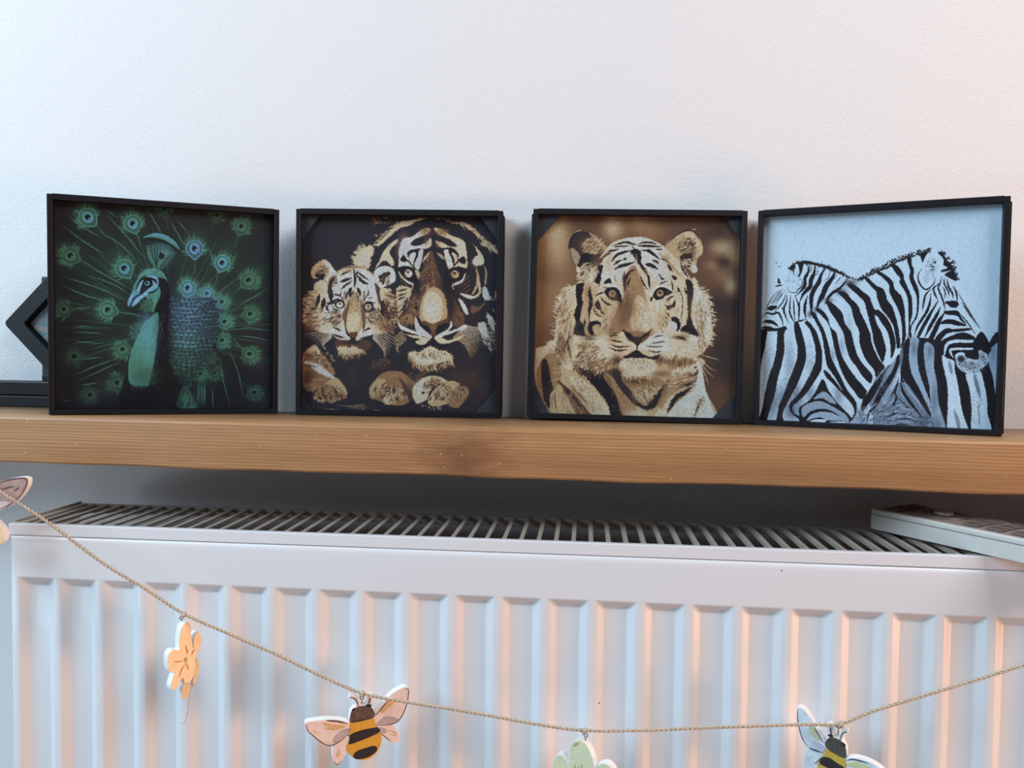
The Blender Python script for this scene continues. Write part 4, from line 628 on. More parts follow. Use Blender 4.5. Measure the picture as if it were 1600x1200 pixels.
# ---------------------------------------------------------------- materials
def wall_mat():
    t = NT('painted_wall'); v = t.coord(); f = t.noise(v, 260, 3, .55); g = t.noise(v, 900, 2); h = t.noise(v, 1.3, 2)
    t.base(t.ramp(h, [(.35, lin((228, 229, 232))), (.65, lin((232, 232, 233)))]), .62)
    mx = t.n('ShaderNodeMath', operation='MULTIPLY_ADD'); t.l(f, mx.inputs[0]); mx.inputs[1].default_value = .8; t.l(g, mx.inputs[2]); t.bump(mx.outputs[0], .34, .0013); return t.m
M_WALL = wall_mat()
def wood_mat():
    t = NT('oiled_pine'); v = t.coord((1.1, 14, 14)); v2 = t.coord((.35, 9, 9))
    warp = t.noise(v2, 3.2, 3, .5, .6)
    wv = t.n('ShaderNodeTexWave', wave_type='BANDS', bands_direction='Z'); wv.inputs['Scale'].default_value = 14; wv.inputs['Distortion'].default_value = 5; wv.inputs['Detail'].default_value = 3; wv.inputs['Detail Scale'].default_value = .8
    t.l(t.coord((.55, 5, 9), (0, .3, .1)), wv.inputs['Vector'])
    fine = t.noise(t.coord((8, 330, 330)), 3, 3, .6)
    c = t.ramp(wv.outputs['Fac'], [(.0, lin((168, 124, 82))), (.5, lin((178, 134, 90))), (1, lin((190, 148, 104)))])
    c = t.mix(t.ramp(warp, [(.35, (0, 0, 0)), (.7, (1, 1, 1))]), c, lin((162, 118, 78)))
    # the brown knot in the middle of the front edge
    tc = t.n('ShaderNodeTexCoord'); mp = t.n('ShaderNodeMapping'); mp.inputs['Location'].default_value = (-KNOT[0]/.075, 0, -KNOT[2]/.055); mp.inputs['Scale'].default_value = (1/.075, .01, 1/.055)
    t.l(tc.outputs['Object'], mp.inputs[0]); ln = t.n('ShaderNodeVectorMath', operation='LENGTH'); t.l(mp.outputs[0], ln.inputs[0])
    nn = t.noise(t.coord((30, 90, 90)), 1.2, 3); ad = t.n('ShaderNodeMath', operation='MULTIPLY_ADD'); t.l(nn, ad.inputs[0]); ad.inputs[1].default_value = .8; t.l(ln.outputs['Value'], ad.inputs[2])
    k = t.ramp(ad.outputs[0], [(.45, (1, 1, 1)), (1., (0, 0, 0))])
    c = t.mix(k, c, lin((134, 90, 60)))
    c = t.mix(.55, c, t.ramp(fine, [(.3, (.62, .6, .58)), (.6, (1, 1, 1))]), 'MULTIPLY')
    sp = t.n('ShaderNodeTexVoronoi'); sp.inputs['Scale'].default_value = 95; t.l(t.coord(), sp.inputs['Vector'])
    c = t.mix(t.ramp(sp.outputs['Distance'], [(.04, (1, 1, 1)), (.07, (0, 0, 0))]), c, lin((205, 165, 115)))
    t.base(c, t.ramp(fine, [(.3, (.5, .5, .5)), (.8, (.38, .38, .38))])); t.bump(fine, .25, .0006); return t.m
KNOT = on_y(725, 715, -.1003)
M_WOOD = wood_mat()
def enamel():
    t = NT('white_enamel'); v = t.coord(); sp = t.n('ShaderNodeTexVoronoi'); sp.inputs['Scale'].default_value = 26; t.l(v, sp.inputs['Vector'])
    c = t.mix(t.ramp(sp.outputs['Distance'], [(.016, (1, 1, 1)), (.026, (0, 0, 0))]), lin((224, 226, 231)), lin((120, 112, 108)))
    t.base(c, .34, Coat_Weight=.25); t.bump(t.noise(v, 160, 2), .06, .0006); return t.m
M_ENAMEL = enamel()
M_GRILLE = plain('grille_enamel_shaded', (160, 150, 140), .5, .05, 60)  # white enamel darkened, shade under the shelf is put into the colour
M_FIN = plain('fin_steel_shaded', (44, 45, 50), .7, .2, 90)  # darkened steel, paints in the gloom inside the radiator
M_BLACK = plain('black_print_plastic', (22, 22, 28), .5, .25, 500, .35, Specular_IOR_Level=.3)
M_BLACK2 = plain('black_card', (38, 42, 52), .6, .2, 300, .2)
M_FLOOR = plain('floor_boards', (112, 96, 84), .6, .15, 6)
M_WHITEPAINT = plain('white_painted_ply', (240, 240, 238), .5, .02, 300)
M_STEEL = plain('screw_steel', (150, 150, 150), .3, .05, 300, Metallic=1.)
M_REMOTE = plain('remote_shell', (208, 204, 198), .38, .03, 200)
M_REMOTE_TOP = plain('remote_face_shaded', (150, 138, 130), .4, .05, 200)  # whitish plastic with the shade of the shelf painted in
M_BUTTON = plain('remote_button_shaded', (98, 86, 82), .45, .08, 300)  # grey plastic, tone lowered to carry the shelf's shade
def twine_mat():
    t = NT('jute'); f = t.noise(t.coord(), 900, 3, .7); t.base(t.ramp(f, [(.25, lin((150, 132, 112))), (.5, lin((196, 178, 156))), (.75, lin((226, 214, 196)))]), .9); t.bump(f, .6, .0005); return t.m
M_TWINE = twine_mat()
def film():
    t = NT('film_painted_reflection'); t.b.inputs['Base Color'].default_value = lin((175, 190, 200)); t.b.inputs['Roughness'].default_value = .25
    tr = t.n('ShaderNodeBsdfTransparent'); mx = t.n('ShaderNodeMixShader'); mx.inputs[0].default_value = .68; t.l(tr.outputs[0], mx.inputs[1]); t.l(t.b.outputs[0], mx.inputs[2])
    f = t.noise(t.coord((18, 18, 70)), 2.2, 3, .5, .8); t.l(t.ramp(f, [(.35, lin((168, 172, 182))), (.5, lin((130, 175, 180))), (.6, lin((205, 180, 168))), (.75, lin((170, 175, 185)))]), t.b.inputs['Base Color'])  # grey and teal streaks paint a reflection onto the film
    t.l(mx.outputs[0], t.t.nodes['Material Output'].inputs[0]); return t.m
M_FILM = film()
# ---------------------------------------------------------------- setting
tag(box('wall_back', -2.4, 3.2, 0, .1, -.78, 1.75, M_WALL), kind='structure')
tag(box('floor', -2.4, 3.2, -3.2, .1, -.84, -.78, M_FLOOR), kind='structure')
# ---------------------------------------------------------------- shelf
SH_Y, SH_B = -.1003, -.0372
b = bmesh.new(); N = 150; rs = random.Random(3)
prof = []                                        # rounded front corners, slightly uneven like planed timber
for cy, cz, a0 in ((SH_Y+.0035, -.0035, 90), (SH_Y+.002, SH_B+.002, 180)):
    r = .0035 if a0 == 90 else .002
    for i in range(5): a = math.radians(a0+i*22.5); prof.append((cy+r*math.cos(a), cz+r*math.sin(a)))
prof = [(-.0005, 0)]+prof+[(-.0005, SH_B)]; rings = []
for i in range(N+1):
    x = -.55+i*2.2/N; wob = .0004*math.sin(x*23)+.0003*math.sin(x*57+1)+.0003*(rs.random()-.5)
    rings.append([b.verts.new((x, y+(wob if y < -.05 else 0), z+(wob*.9 if (z < -.02 and y < -.05) else 0))) for y, z in prof])
for p, q in zip(rings, rings[1:]):
    for j in range(len(prof)): b.faces.new((p[j], p[(j+1) % len(prof)], q[(j+1) % len(prof)], q[j]))
b.faces.new(rings[0]); b.faces.new(rings[-1][::-1]); bmesh.ops.recalc_face_normals(b, faces=b.faces[:])
shelf = bm_obj('wall_shelf', b, M_WOOD, None, True)
tag(shelf, 'thick oiled pine shelf on the wall above the radiator, brown knot mid-edge', 'shelf')
# ---------------------------------------------------------------- radiator
RY, RT_Z, RS_Z = -.1186, -.0782, -.0869
rad = empty('radiator', (.5, -.08, -.68), 'white ribbed steel panel radiator with slatted top grille under the shelf', 'radiator')
rad.rotation_euler = (0, -.0051, 0)               # hangs a hair out of level
PIV = Vector((.4, 0, 0)); RM = Matrix.Translation(PIV) @ Matrix.Rotation(-.0051, 4, 'Y') @ Matrix.Translation(-PIV)
rad.location = RM @ Vector((.5, -.08, -.68)); off = Vector((.5, -.08, -.68))
def rbox(name, x0, x1, y0, y1, z0, z1, mat, bev=0, parent=None):
    return box(name, x0-off.x, x1-off.x, y0-off.y, y1-off.y, z0-off.z, z1-off.z, mat, parent or rad, bev)
XL, XR, P0, PITCHX = .0317, 1.072, .0440, .0333
def step(t): t = min(1, max(0, t)); return t*t*(3-2*t)
xs = [XL+.0018, XL+.0021, XL+.0026, XL+.0036, XL+.005]; nr = 31
ZT = -.1205; ZB = -.62
for k in range(nr):
    xs += [P0-.0035+k*PITCHX+d*PITCHX for d in (-.012, .012, .06, .13, .178, .202, .4, .638, .662, .70, .76, .80, .828, .852)]
xs = sorted(x for x in xs if x < XR-.004)+[XR-.003, XR-.002]
zs = [RS_Z-.0004, RS_Z-.0012, RS_Z-.002, RS_Z-.0032, RS_Z-.005, -.105]+[ZT-(i/12.)*.0085+.0030 for i in range(13)]+[-.2, -.35, -.5]+[ZB+.006-(i/6.)*.006 for i in range(7)]+[-.65, -.66]
def depth(x, z):
    k = (x-(P0-.0035))/PITCHX; i = math.floor(k); u = k-i
    d = 0
    zz = min(1, max(0, (ZT+.0020-z)/.0064))*step((z-ZB)/.006)
    if 0 <= i < nr: d = min(max(0, u/.19), 1, max(0, (.84-u)/.19), 1)
    e = 0
    if z > RS_Z-.0045: e = .0022*(1-math.sqrt(max(0, 1-((z-(RS_Z-.0045))/.0045)**2)))
    if x < XL+.005: e = max(e, .0022*(1-math.sqrt(max(0, 1-((XL+.005-x)/.0034)**2))))
    return .0040*min(d, zz)+e
vs = [(x-off.x, RY-.0009+depth(x, z)-off.y, z-off.z) for z in zs for x in xs]; nx = len(xs)
fs = [(j*nx+i, (j+1)*nx+i, (j+1)*nx+i+1, j*nx+i+1) for j in range(len(zs)-1) for i in range(nx-1)]
fp = link('front_panel', mesh('front_panel', vs, fs), M_ENAMEL, rad, True)
sd = fp.modifiers.new('thick', 'SOLIDIFY'); sd.thickness = .0014; sd.offset = -1
rbox('back_panel', XL+.004, XR-.004, -.046, -.0445, -.66, -.095, M_ENAMEL)
rbox('end_cover', XL, XL+.0012, RY+.004, -.0365, -.64, RT_Z-.0006, M_ENAMEL)
rbox('end_cover', XR-.0012, XR, RY+.004, -.0365, -.64, RT_Z-.0006, M_ENAMEL)
rbox('wall_bracket', .16, .19, -.045, -.0005, -.56, -.14, M_ENAMEL); rbox('wall_bracket', .86, .89, -.045, -.0005, -.56, -.14, M_ENAMEL)
# convector fins seen through the grille
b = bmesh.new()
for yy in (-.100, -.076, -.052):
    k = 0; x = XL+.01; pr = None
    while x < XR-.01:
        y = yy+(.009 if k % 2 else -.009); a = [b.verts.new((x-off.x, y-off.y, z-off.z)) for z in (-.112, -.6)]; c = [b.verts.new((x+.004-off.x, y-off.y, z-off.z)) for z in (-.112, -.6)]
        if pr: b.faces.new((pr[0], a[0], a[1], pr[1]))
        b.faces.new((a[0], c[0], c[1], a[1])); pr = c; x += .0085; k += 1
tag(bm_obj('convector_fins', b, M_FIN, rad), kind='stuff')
# grille
RBK = -.0355
rbox('grille_front_rail', XL, XR, RY, RY+.0052, RS_Z, RT_Z, M_ENAMEL, .0006)
rbox('grille_back_rail', XL, XR, RBK-.0035, RBK, RT_Z-.008, RT_Z-.0002, M_GRILLE, .0004)
for a in (XL, XR-.009): rbox('grille_end_plate', a, a+.009, RY+.0052, RBK-.0035, RT_Z-.0012, RT_Z-.0001, M_GRILLE, .0003)
rbox('grille_end_ridge', XL+.0002, XL+.0022, RY+.006, RBK, RT_Z-.0001, RT_Z+.0012, M_GRILLE, .0004)
x = XL+.0155; first = None
while x < XR-.012:
    if first is None:
        bm = box_bm(-.0016, .0016, RY+.0050, RBK-.0034, RT_Z-.0012, RT_Z-.0002, .0003, 1); box_bm(-.0017, -.0011, RY+.0052, RBK-.0036, RT_Z-.0032, RT_Z-.0010, 0, 1, bm)
        bmesh.ops.translate(bm, verts=bm.verts[:], vec=(0, -off.y, -off.z)); s = first = bm_obj('slat', bm, M_GRILLE, rad)
    else:
        s = first.copy(); C.objects.link(s); s.parent = rad
    s.location = (x-off.x, 0, 0); x += .01242
# ---------------------------------------------------------------- remote control on the grille
a = Vector(on_z(1359, 828, -.0760)); d = Vector(on_z(1535, 868, -.0758))-a; d.z = 0; d.normalize(); pn = Vector((-d.y, d.x, 0))
ang = math.atan2(d.y, d.x); ztop = -.0782+.0051*(.72-.4)-.0006
rem = empty('remote_control', (a.x, a.y, ztop+.0012), 'white remote control with shade-darkened grey buttons lying on the radiator grille', 'remote control', (0, .0, ang))
L_, W_, T_ = .150, .047, .0165
bm = bmesh.new(); sec = [(0, .0014), (.004, .0001), (.012, 0), (W_-.012, 0), (W_-.004, .0001), (W_, .0014), (W_+.0004, T_-.0044), (-.0004, T_-.0044)]; rr = []
for x, k in ((0, .30), (.0015, .1), (.005, 0), (L_-.006, 0), (L_-.0015, .1), (L_, .3)):
    rr.append([bm.verts.new((x, y+(W_/2-y)*k*.16, z+(.008-z)*k*.12)) for y, z in sec])
for p, q in zip(rr, rr[1:]):
    for j in range(len(sec)): bm.faces.new((p[j], p[(j+1) % 8], q[(j+1) % 8], q[j]))
bm.faces.new(rr[0]); bm.faces.new(rr[-1][::-1]); bmesh.ops.recalc_face_normals(bm, faces=bm.faces[:])
bm_obj('lower_shell', bm, M_REMOTE, rem, True).data.shade_flat()
box('upper_shell', .0003, L_-.0003, -.0002, W_+.0002, T_-.0042, T_, M_REMOTE, rem, .0012, 3)
box('button_face', .004, L_-.004, .0022, W_-.0022, T_-.0002, T_+.0003, M_REMOTE_TOP, rem, .0002, 1)
for i, x in enumerate((.014, .072, .088, .104, .120, .136)):
    for j, y in enumerate((.006, .0185, .031)):
        box('button', x-.0052, x+.0052, y-.0005, y+.0095, T_+.0003, T_+.0019, M_BUTTON, rem, .0006, 2)
bm = bmesh.new(); bmesh.ops.create_cone(bm, cap_ends=True, segments=40, radius1=.0155, radius2=.0145, depth=.0016); bmesh.ops.translate(bm, verts=bm.verts[:], vec=(.043, W_/2, T_+.0011)); bm_obj('navigation_ring', bm, M_BUTTON, rem)
bm = bmesh.new(); bmesh.ops.create_cone(bm, cap_ends=True, segments=32, radius1=.0068, radius2=.0060, depth=.002); bmesh.ops.translate(bm, verts=bm.verts[:], vec=(.043, W_/2, T_+.0026)); bm_obj('centre_button', bm, M_REMOTE_TOP, rem)
# ---------------------------------------------------------------- picture frames
S_, FD = .1716, .019
def print_mat(name, img, rough=.5):
    t = NT(name); tx = t.n('ShaderNodeTexImage'); tx.image = img; tx.interpolation = 'Cubic'; tx.extension = 'EXTEND'
    uv = t.n('ShaderNodeUVMap'); t.l(uv.outputs[0], tx.inputs[0]); t.l(tx.outputs[0], t.b.inputs['Base Color']); t.b.inputs['Roughness'].default_value = rough; t.b.inputs['Specular IOR Level'].default_value = .22
    t.bump(t.noise(t.coord(), 700, 2), .12, .0004); return t.m
def rectify(A, M, u0, u1, z0, z1, w, gain, n=760):
    """resample the painted canvas into the flat print's own square coordinates"""
    U, Z = np.meshgrid(np.linspace(u0, u1, n), np.linspace(z0, z1, n)); R = np.array(M)
    X = R[:3, 0, None, None]*U+R[:3, 1, None, None]*w+R[:3, 2, None, None]*Z+R[:3, 3, None, None]-CAM[:, None, None]
    zz = np.tensordot(FW, X, 1); px = 800+F_PX*np.tensordot(RT, X, 1)/zz; py = 600-F_PX*np.tensordot(UP, X, 1)/zz
    cx = np.clip((px-A.x0)*A.k-.5, 0, A.w-1.01); cy = np.clip((py-A.y0)*A.k-.5, 0, A.h-1.01); xi, yi = cx.astype(int), cy.astype(int); fx, fy = (cx-xi)[..., None], (cy-yi)[..., None]
    a = A.a; o = a[yi, xi]*(1-fx)*(1-fy)+a[yi, xi+1]*fx*(1-fy)+a[yi+1, xi]*(1-fx)*fy+a[yi+1, xi+1]*fx*fy
    return np.clip(o*np.array(gain), 0, 1)
def picture(cx, cy, yaw, lean, roll, art, label, gain, brackets, lid=None, side=0):
    lift = max(0, FD*math.sin(lean))+abs(math.sin(roll))*S_*.25
    M = Matrix.Translation((cx, cy, lift)) @ Matrix.Rotation(yaw, 4, 'Z') @ Matrix.Rotation(-lean, 4, 'X') @ Matrix.Rotation(-roll, 4, 'Y')
    e = empty('picture_frame', M.to_translation(), label, 'picture', M.to_euler(), 'framed animal prints standing on the shelf')
    h = S_/2; t = .0040; bv = .0004
    box('frame_rail', -h, -h+t, 0, FD, 0, S_-.0004, M_BLACK, e, bv, 1); box('frame_rail', h-t, h, 0, FD, 0, S_-.0004, M_BLACK, e, bv, 1)
    box('frame_rail', -h+t*.9, h-t*.9, 0, FD, S_-.0048, S_, M_BLACK, e, bv, 1)
    if lid: box('frame_rail', -h+.0012, h-.0004, -.0006, FD, 0, .0040, M_BLACK, e, bv, 1)
    else: box('frame_rail', -h+t*.9, h-t*.9, 0, FD, 0, .0044, M_BLACK, e, bv, 1)
    if side: box('side_wall', h-.0002 if side > 0 else -h-.0012, h+.0012 if side > 0 else -h+.0002, .0018, FD, .0016, S_-.0042, M_BLACK, e, .0003, 1)
    box('backing_board', -h+t*.8, h-t*.8, FD-.003, FD-.0012, .003, S_-.003, M_BLACK2, e)
    u0, u1, z0, z1, w = -h+t*.95, h-t*.95, .0042, S_-.0046, .0070
    A = art(); o = rectify(A, M, u0, u1, z0, z1, w, gain); n = o.shape[0]
    px = np.ones((n, n, 4), np.float32); px[..., :3] = o
    img = bpy.data.images.new(art.__name__+'_pigment', n, n); img.pixels.foreach_set(px.ravel()); img.update(); img.pack()
    bm = bmesh.new(); uvl = bm.loops.layers.uv.new('UVMap'); q = [bm.verts.new(v) for v in ((u0, w, z0), (u1, w, z0), (u1, w, z1), (u0, w, z1))]; r = [bm.verts.new((v.co.x, w+.001, v.co.z)) for v in q]
    f = bm.faces.new(q)
    for l, uv in zip(f.loops, ((0, 0), (1, 0), (1, 1), (0, 1))): l[uvl].uv = uv
    bm.faces.new(r[::-1])
    for i in range(4): bm.faces.new((q[i], r[i], r[(i+1) % 4], q[(i+1) % 4]))
    p = bm_obj('print', bm, print_mat(art.__name__+'_print', img), e); p['label'] = label.split(' in ')[0].split(' leaning')[0]
    for sx, sz, lu, lz in brackets:
        X = u0-.0003 if sx < 0 else u1+.0003; Z = z0-.0003 if sz < 0 else z1+.0003
        tri = [(X, w-.0026, Z), (X-sx*lu, w-.0026, Z), (X-sx*lu*.92, w-.0026, Z-sz*.0006), (X-sx*.0008, w-.0026, Z-sz*lz*.94), (X, w-.0026, Z-sz*lz)]
        bm_obj('corner_bracket', prism([tri], (0, -1, 0), 0, .0016), M_BLACK2, e)
    return e
G0 = (1.0, 1.0, 1.0)
picture(.12532, -.05967, .39415, -.02582, -.00285, art_peacock, 'green and blue peacock print in a thin black square frame, leftmost, turned right', (1.06, 1.12, 1.18), [], lid=1)
picture(.30792, -.02708, .06679, -.00753, .0004, art_cubs, 'sepia tiger with cub print in a thin black square frame with corner brackets', G0, [(-1, 1, .0165, .0215), (1, 1, .0165, .0210), (1, -1, .0190, .0210), (-1, -1, .0090, .0120)], side=1)
picture(.50293, -.02687, .01552, .02467, -.0084, art_tiger, 'sepia portrait of one lone tiger in a black square frame with cut corners', G0, [(-1, 1, .0205, .0225), (1, 1, .0145, .0200), (1, -1, .0200, .0210), (-1, -1, .0150, .0260)], side=-1)
picture(.68012, -.04846, -.31576, -.00349, .0025, art_zebra, 'black and white print of zebras in a black square frame, rightmost, turned left', G0, [], lid=1, side=1)
# ---------------------------------------------------------------- things at the far left end of the shelf
bx = empty('black_box', (-.06, -.012, 0), 'flat glossy black box at the left end of the shelf, behind the peacock frame', 'box')
def lbox(name, x0, x1, y0, y1, z0, z1, mat, e, bev=0):
    q = e.location; return box(name, x0-q.x, x1-q.x, y0-q.y, y1-q.y, z0-q.z, z1-q.z, mat, e, bev)
lbox('box_base', -.14, .030, -.0195, -.0008, 0, .0098, M_BLACK, bx, .0008); lbox('box_lid', -.1405, .0305, -.0202, -.0004, .0102, .0228, M_BLACK, bx, .0012)
sl = empty('black_plaque', (.01, -.003, .0229), 'upright black plaque standing on the flat box, behind the diamond frame', 'plaque')
lbox('board', -.0240, .040, -.0064, -.0010, .0229, .1165, M_BLACK2, sl, .0012); lbox('ledge', -.0232, .039, -.0072, -.0062, .0229, .0275, M_BLACK, sl, .0003)
df = empty('diamond_frame', (.0015, -.012, .0230), 'small black diamond-shaped frame with clear film, standing on its corner on the black box', 'frame')
hd = .0508; c0 = Vector((.0005, -.0185, .0231+hd)); inn = hd-.0215
def dia(r, y, rc=.0035):
    out = []
    for a in (0, 90, 180, 270):
        t = math.radians(a); c = (r*math.cos(t), r*math.sin(t))
        for b_ in (-1, 0, 1):
            k = t+b_*math.radians(42); out.append((c0.x+(r-rc*1.4)*math.cos(t)+rc*math.cos(k)-df.location.x, y-df.location.y, c0.z+(r-rc*1.4)*math.sin(t)+rc*math.sin(k)-df.location.z))
    return out
bm = bmesh.new(); y0, y1 = -.0192, -.0084
o0, o1 = [[bm.verts.new(v) for v in dia(hd, y)] for y in (y0, y1)]; i0, i1 = [[bm.verts.new(v) for v in dia(r_, y, .002)] for r_, y in ((inn+.002, y0), (inn, y1))]; n = 12
for k in range(n):
    j = (k+1) % n
    for q in ((o0[k], o0[j], i0[j], i0[k]), (o1[k], i1[k], i1[j], o1[j]), (o0[k], o1[k], o1[j], o0[j]), (i0[k], i0[j], i1[j], i1[k])): bm.faces.new(q)
bmesh.ops.recalc_face_normals(bm, faces=bm.faces[:]); bmesh.ops.bevel(bm, geom=[e_ for e_ in bm.edges if abs(e_.verts[0].co.y-e_.verts[1].co.y) < 1e-6 and len(e_.link_faces) == 2 and e_.calc_face_angle(0) > .8], offset=.0006, segments=1, affect='EDGES')
bm_obj('frame_body', bm, M_BLACK, df)
bm_obj('film', prism([dia(inn+.0006, -.0135, .002)], (0, -1, 0), 0, .0003), M_FILM, df)['label'] = 'clear film with a reflection painted in'
# ---------------------------------------------------------------- twine
SY = -.150
tp = [(-185, 640), (-90, 706), (0, 768), (72, 814), (160, 879), (224, 918), (286, 958), (360, 991), (440, 1026), (500, 1055), (566, 1083), (637, 1097), (732, 1112), (843, 1132), (913, 1141), (1000, 1141), (1100, 1137), (1253, 1132), (1312, 1131), (1368, 1110), (1483, 1075), (1600, 1039), (1760, 985), (1960, 912), (2200, 812)]
path = []
for i, (x, y) in enumerate(tp):
    Y = SY
    if x < -50: Y = SY+(-.1052-SY)*min(1, (-x-30)/155.)
    if x > 1700: Y = SY+(-.1052-SY)*(x-1700)/500.
    path.append(on_y(x, y, Y))
path = Art.smooth(np.array(path), False, 10)
# even resampling
dl = np.r_[0, np.cumsum(np.linalg.norm(np.diff(path, axis=0), axis=1))]; ss = np.arange(0, dl[-1], .00042); path = np.stack([np.interp(ss, dl, path[:, i]) for i in range(3)], 1)
tw = empty('twine', path[0], 'long beige jute twine strung in a sagging line across the radiator', 'twine')
for st in (0, 1):
    q = []
    for i, p in enumerate(path):
        t = path[min(i+1, len(path)-1)]-path[max(i-1, 0)]; t = t/np.linalg.norm(t); a = np.cross(t, (0, 1, 0)); a = a/np.linalg.norm(a); bb = np.cross(t, a); ph = ss[i]/.0062*2*math.pi+st*math.pi
        q.append(p+.00058*(math.cos(ph)*a+math.sin(ph)*bb)-path[0])
    o = bm_obj('strand', tube(q, .00068, 6), M_TWINE, tw, True)
def knot(px, py):
    c = on_y(px, py, SY)-path[0]; bm = bmesh.new(); rk = random.Random(int(px))
    for k in range(4):
        ax = Vector((rk.uniform(-1, 1), rk.uniform(-.3, .3), rk.uniform(-.5, .5))).normalized(); a = ax.orthogonal().normalized(); b_ = ax.cross(a); r0 = rk.uniform(.0012, .0019)
        tube([Vector(c)+Vector((rk.uniform(-.0006, .0006), 0, -.0006))+r0*(math.cos(t*.45)*a+math.sin(t*.45)*b_)+ax*(t*.00008) for t in range(15)], .00055, 6, bm)
    for k in range(3):
        e_ = Vector((rk.uniform(-.004, .004), rk.uniform(-.002, .001), rk.uniform(-.003, .003))); tube([Vector(c), Vector(c)+e_*.6, Vector(c)+e_], [.0004, .0003, .0001], 5, bm)
    bm_obj('knot', bm, M_TWINE, tw, True)
for k in ((287, 959), (566, 1083), (914, 1141), (1313, 1131), (-42, 741)): knot(*k)
for i, (x_, y_, z_) in enumerate((path[0], path[-1])):
    hk = empty('shelf_hook', (x_, y_, z_), ('small steel hook screwed into the shelf edge beyond the left frame', 'small steel hook screwed into the shelf edge far to the right')[i], 'hook')
    bm_obj('hook_wire', tube([(0, .0065, 0), (0, .002, 0), (0, -.0012, -.0006), (0, -.0026, .0012), (0, -.0018, .0032)], .0005, 8), M_STEEL, hk, True)
# ---------------------------------------------------------------- painted wooden ornaments
def paint(name, c, c2=None, sc=260): 
    t = NT(name); f = t.noise(t.coord(), sc, 3, .6); t.base(t.ramp(f, [(.35, lin(c)), (.68, lin(c2 or [v*.93 for v in c]))]), .55); return t.m
M_PINK = paint('wing_pink', (240, 220, 214), (228, 206, 200)); M_GREY = paint('wing_grey', (178, 160, 162), (200, 178, 176)); M_GOLDM = paint('wing_gold', (206, 168, 112), (226, 188, 140)); M_BROWN = paint('wing_outline', (118, 92, 92), (98, 76, 78))
M_YEL = paint('bee_yellow', (222, 166, 62), (212, 156, 56)); M_YEL2 = paint('bee_mustard', (206, 176, 74), (196, 164, 62)); M_BLK = paint('bee_black', (42, 36, 42), (50, 42, 46)); M_HEAD = paint('bee_head', (84, 64, 64), (110, 90, 80), 500)
M_HEAD2 = paint('bee_dark_head', (62, 58, 60), (92, 88, 76), 500); M_ICE = paint('wing_ice', (222, 234, 242), (200, 212, 226)); M_GRN = paint('wing_green', (206, 212, 168), (190, 198, 150)); M_SLATE = paint('outline_slate', (84, 92, 108), (70, 78, 92)); M_LAV = paint('wing_lavender', (178, 186, 204), (200, 206, 220))
M_APR = paint('petal_apricot', (238, 210, 166), (244, 220, 182)); M_RUST = paint('petal_vein', (202, 120, 70), (190, 108, 66)); M_BUD = paint('bud_beige', (226, 202, 160), (204, 182, 140)); M_SAGE = paint('petal_sage', (216, 216, 176), (226, 224, 192)); M_SAGED = paint('petal_olive', (196, 190, 110), (180, 172, 96))
class Orn:
    def __init__(s, name, label, hang, Y, yaw, ox, oy, sc, cat='ornament'):
        s.n = Vector((math.sin(yaw), -math.cos(yaw), 0)); s.p = Vector(on_y(hang[0], hang[1], Y)); s.ox, s.oy, s.sc = ox, oy, sc
        s.e = empty(name, s.p, label, cat); s.a = Vector((math.cos(yaw), math.sin(yaw), 0))
    def pt(s, x, y):
        d = Vector(ray(s.ox+x/s.sc, s.oy+y/s.sc)); c = Vector(CAM); return c+d*((s.p-c).dot(s.n)/d.dot(s.n))-s.p
    def pts(s, t, n=4, closed=True):
        v = np.array([float(q) for q in t.replace(',', ' ').split()]).reshape(-1, 2); v = Art.smooth(v, closed, n); return v
    def poly(s, v, grow=0):
        if grow:
            d = np.roll(v, -1, 0)-np.roll(v, 1, 0); L = np.maximum(np.hypot(*d.T), 1e-6)[:, None]; nn = np.stack([d[:, 1], -d[:, 0]], 1)/L
            ar = np.sum(v[:, 0]*np.roll(v[:, 1], -1)-np.roll(v[:, 0], -1)*v[:, 1]); v = v+nn*grow*s.sc*(1 if ar > 0 else -1)
        return [s.pt(*q) for q in v]
    def face(s, name, mat, t, lvl=1, parent=None):
        o = bm_obj(name, prism([s.poly(s.pts(q)) for q in t.split('|')], s.n, -.0002*lvl, .0001), mat, parent or s.e); return o
    def line(s, name, mat, w, t, lvl=2, parent=None):
        P_ = []
        for part in t.split('|'):
            v = s.pts(part, 5, False); d = np.gradient(v, axis=0); L = np.maximum(np.hypot(*d.T), 1e-6)[:, None]; nn = np.stack([d[:, 1], -d[:, 0]], 1)/L
            u = np.linspace(0, 1, len(v))[:, None]; f = np.minimum(1, .25+3*np.minimum(u, 1-u)); P_.append(s.poly(np.vstack([v+nn*w/2*f, (v-nn*w/2*f)[::-1]])))
        return bm_obj(name, prism(P_, s.n, -.0002*lvl, .0001), mat, parent or s.e)
    def board(s, outlines, grow, th, lines=()):
        polys = [s.poly(s.pts(q), grow) for q in outlines]
        for w, part in lines:
            v = s.pts(part, 5, False); d = np.gradient(v, axis=0); L = np.maximum(np.hypot(*d.T), 1e-6)[:, None]; nn = np.stack([d[:, 1], -d[:, 0]], 1)/L
            polys.append(s.poly(np.vstack([v+nn*w/2, (v-nn*w/2)[::-1]])))
        bm = prism(polys, s.n, 0, th); return bm_obj('wooden_board', bm, M_WHITEPAINT, s.e)
    def eye(s, px, py, r=.0016):
        c = s.pt(*px)-s.n*.0024; top = s.pt(*py)-s.n*.0024; bm = bmesh.new(); tube([c, (c+top)/2, top], .00045, 7, bm)
        k = top+Vector((0, 0, r)); tube([k+r*(math.cos(t*.42)*s.a+math.sin(t*.42)*Vector((0, 0, 1))) for t in range(16)], .00042, 7, bm); bm_obj('screw_eye', bm, M_STEEL, s.e, True)
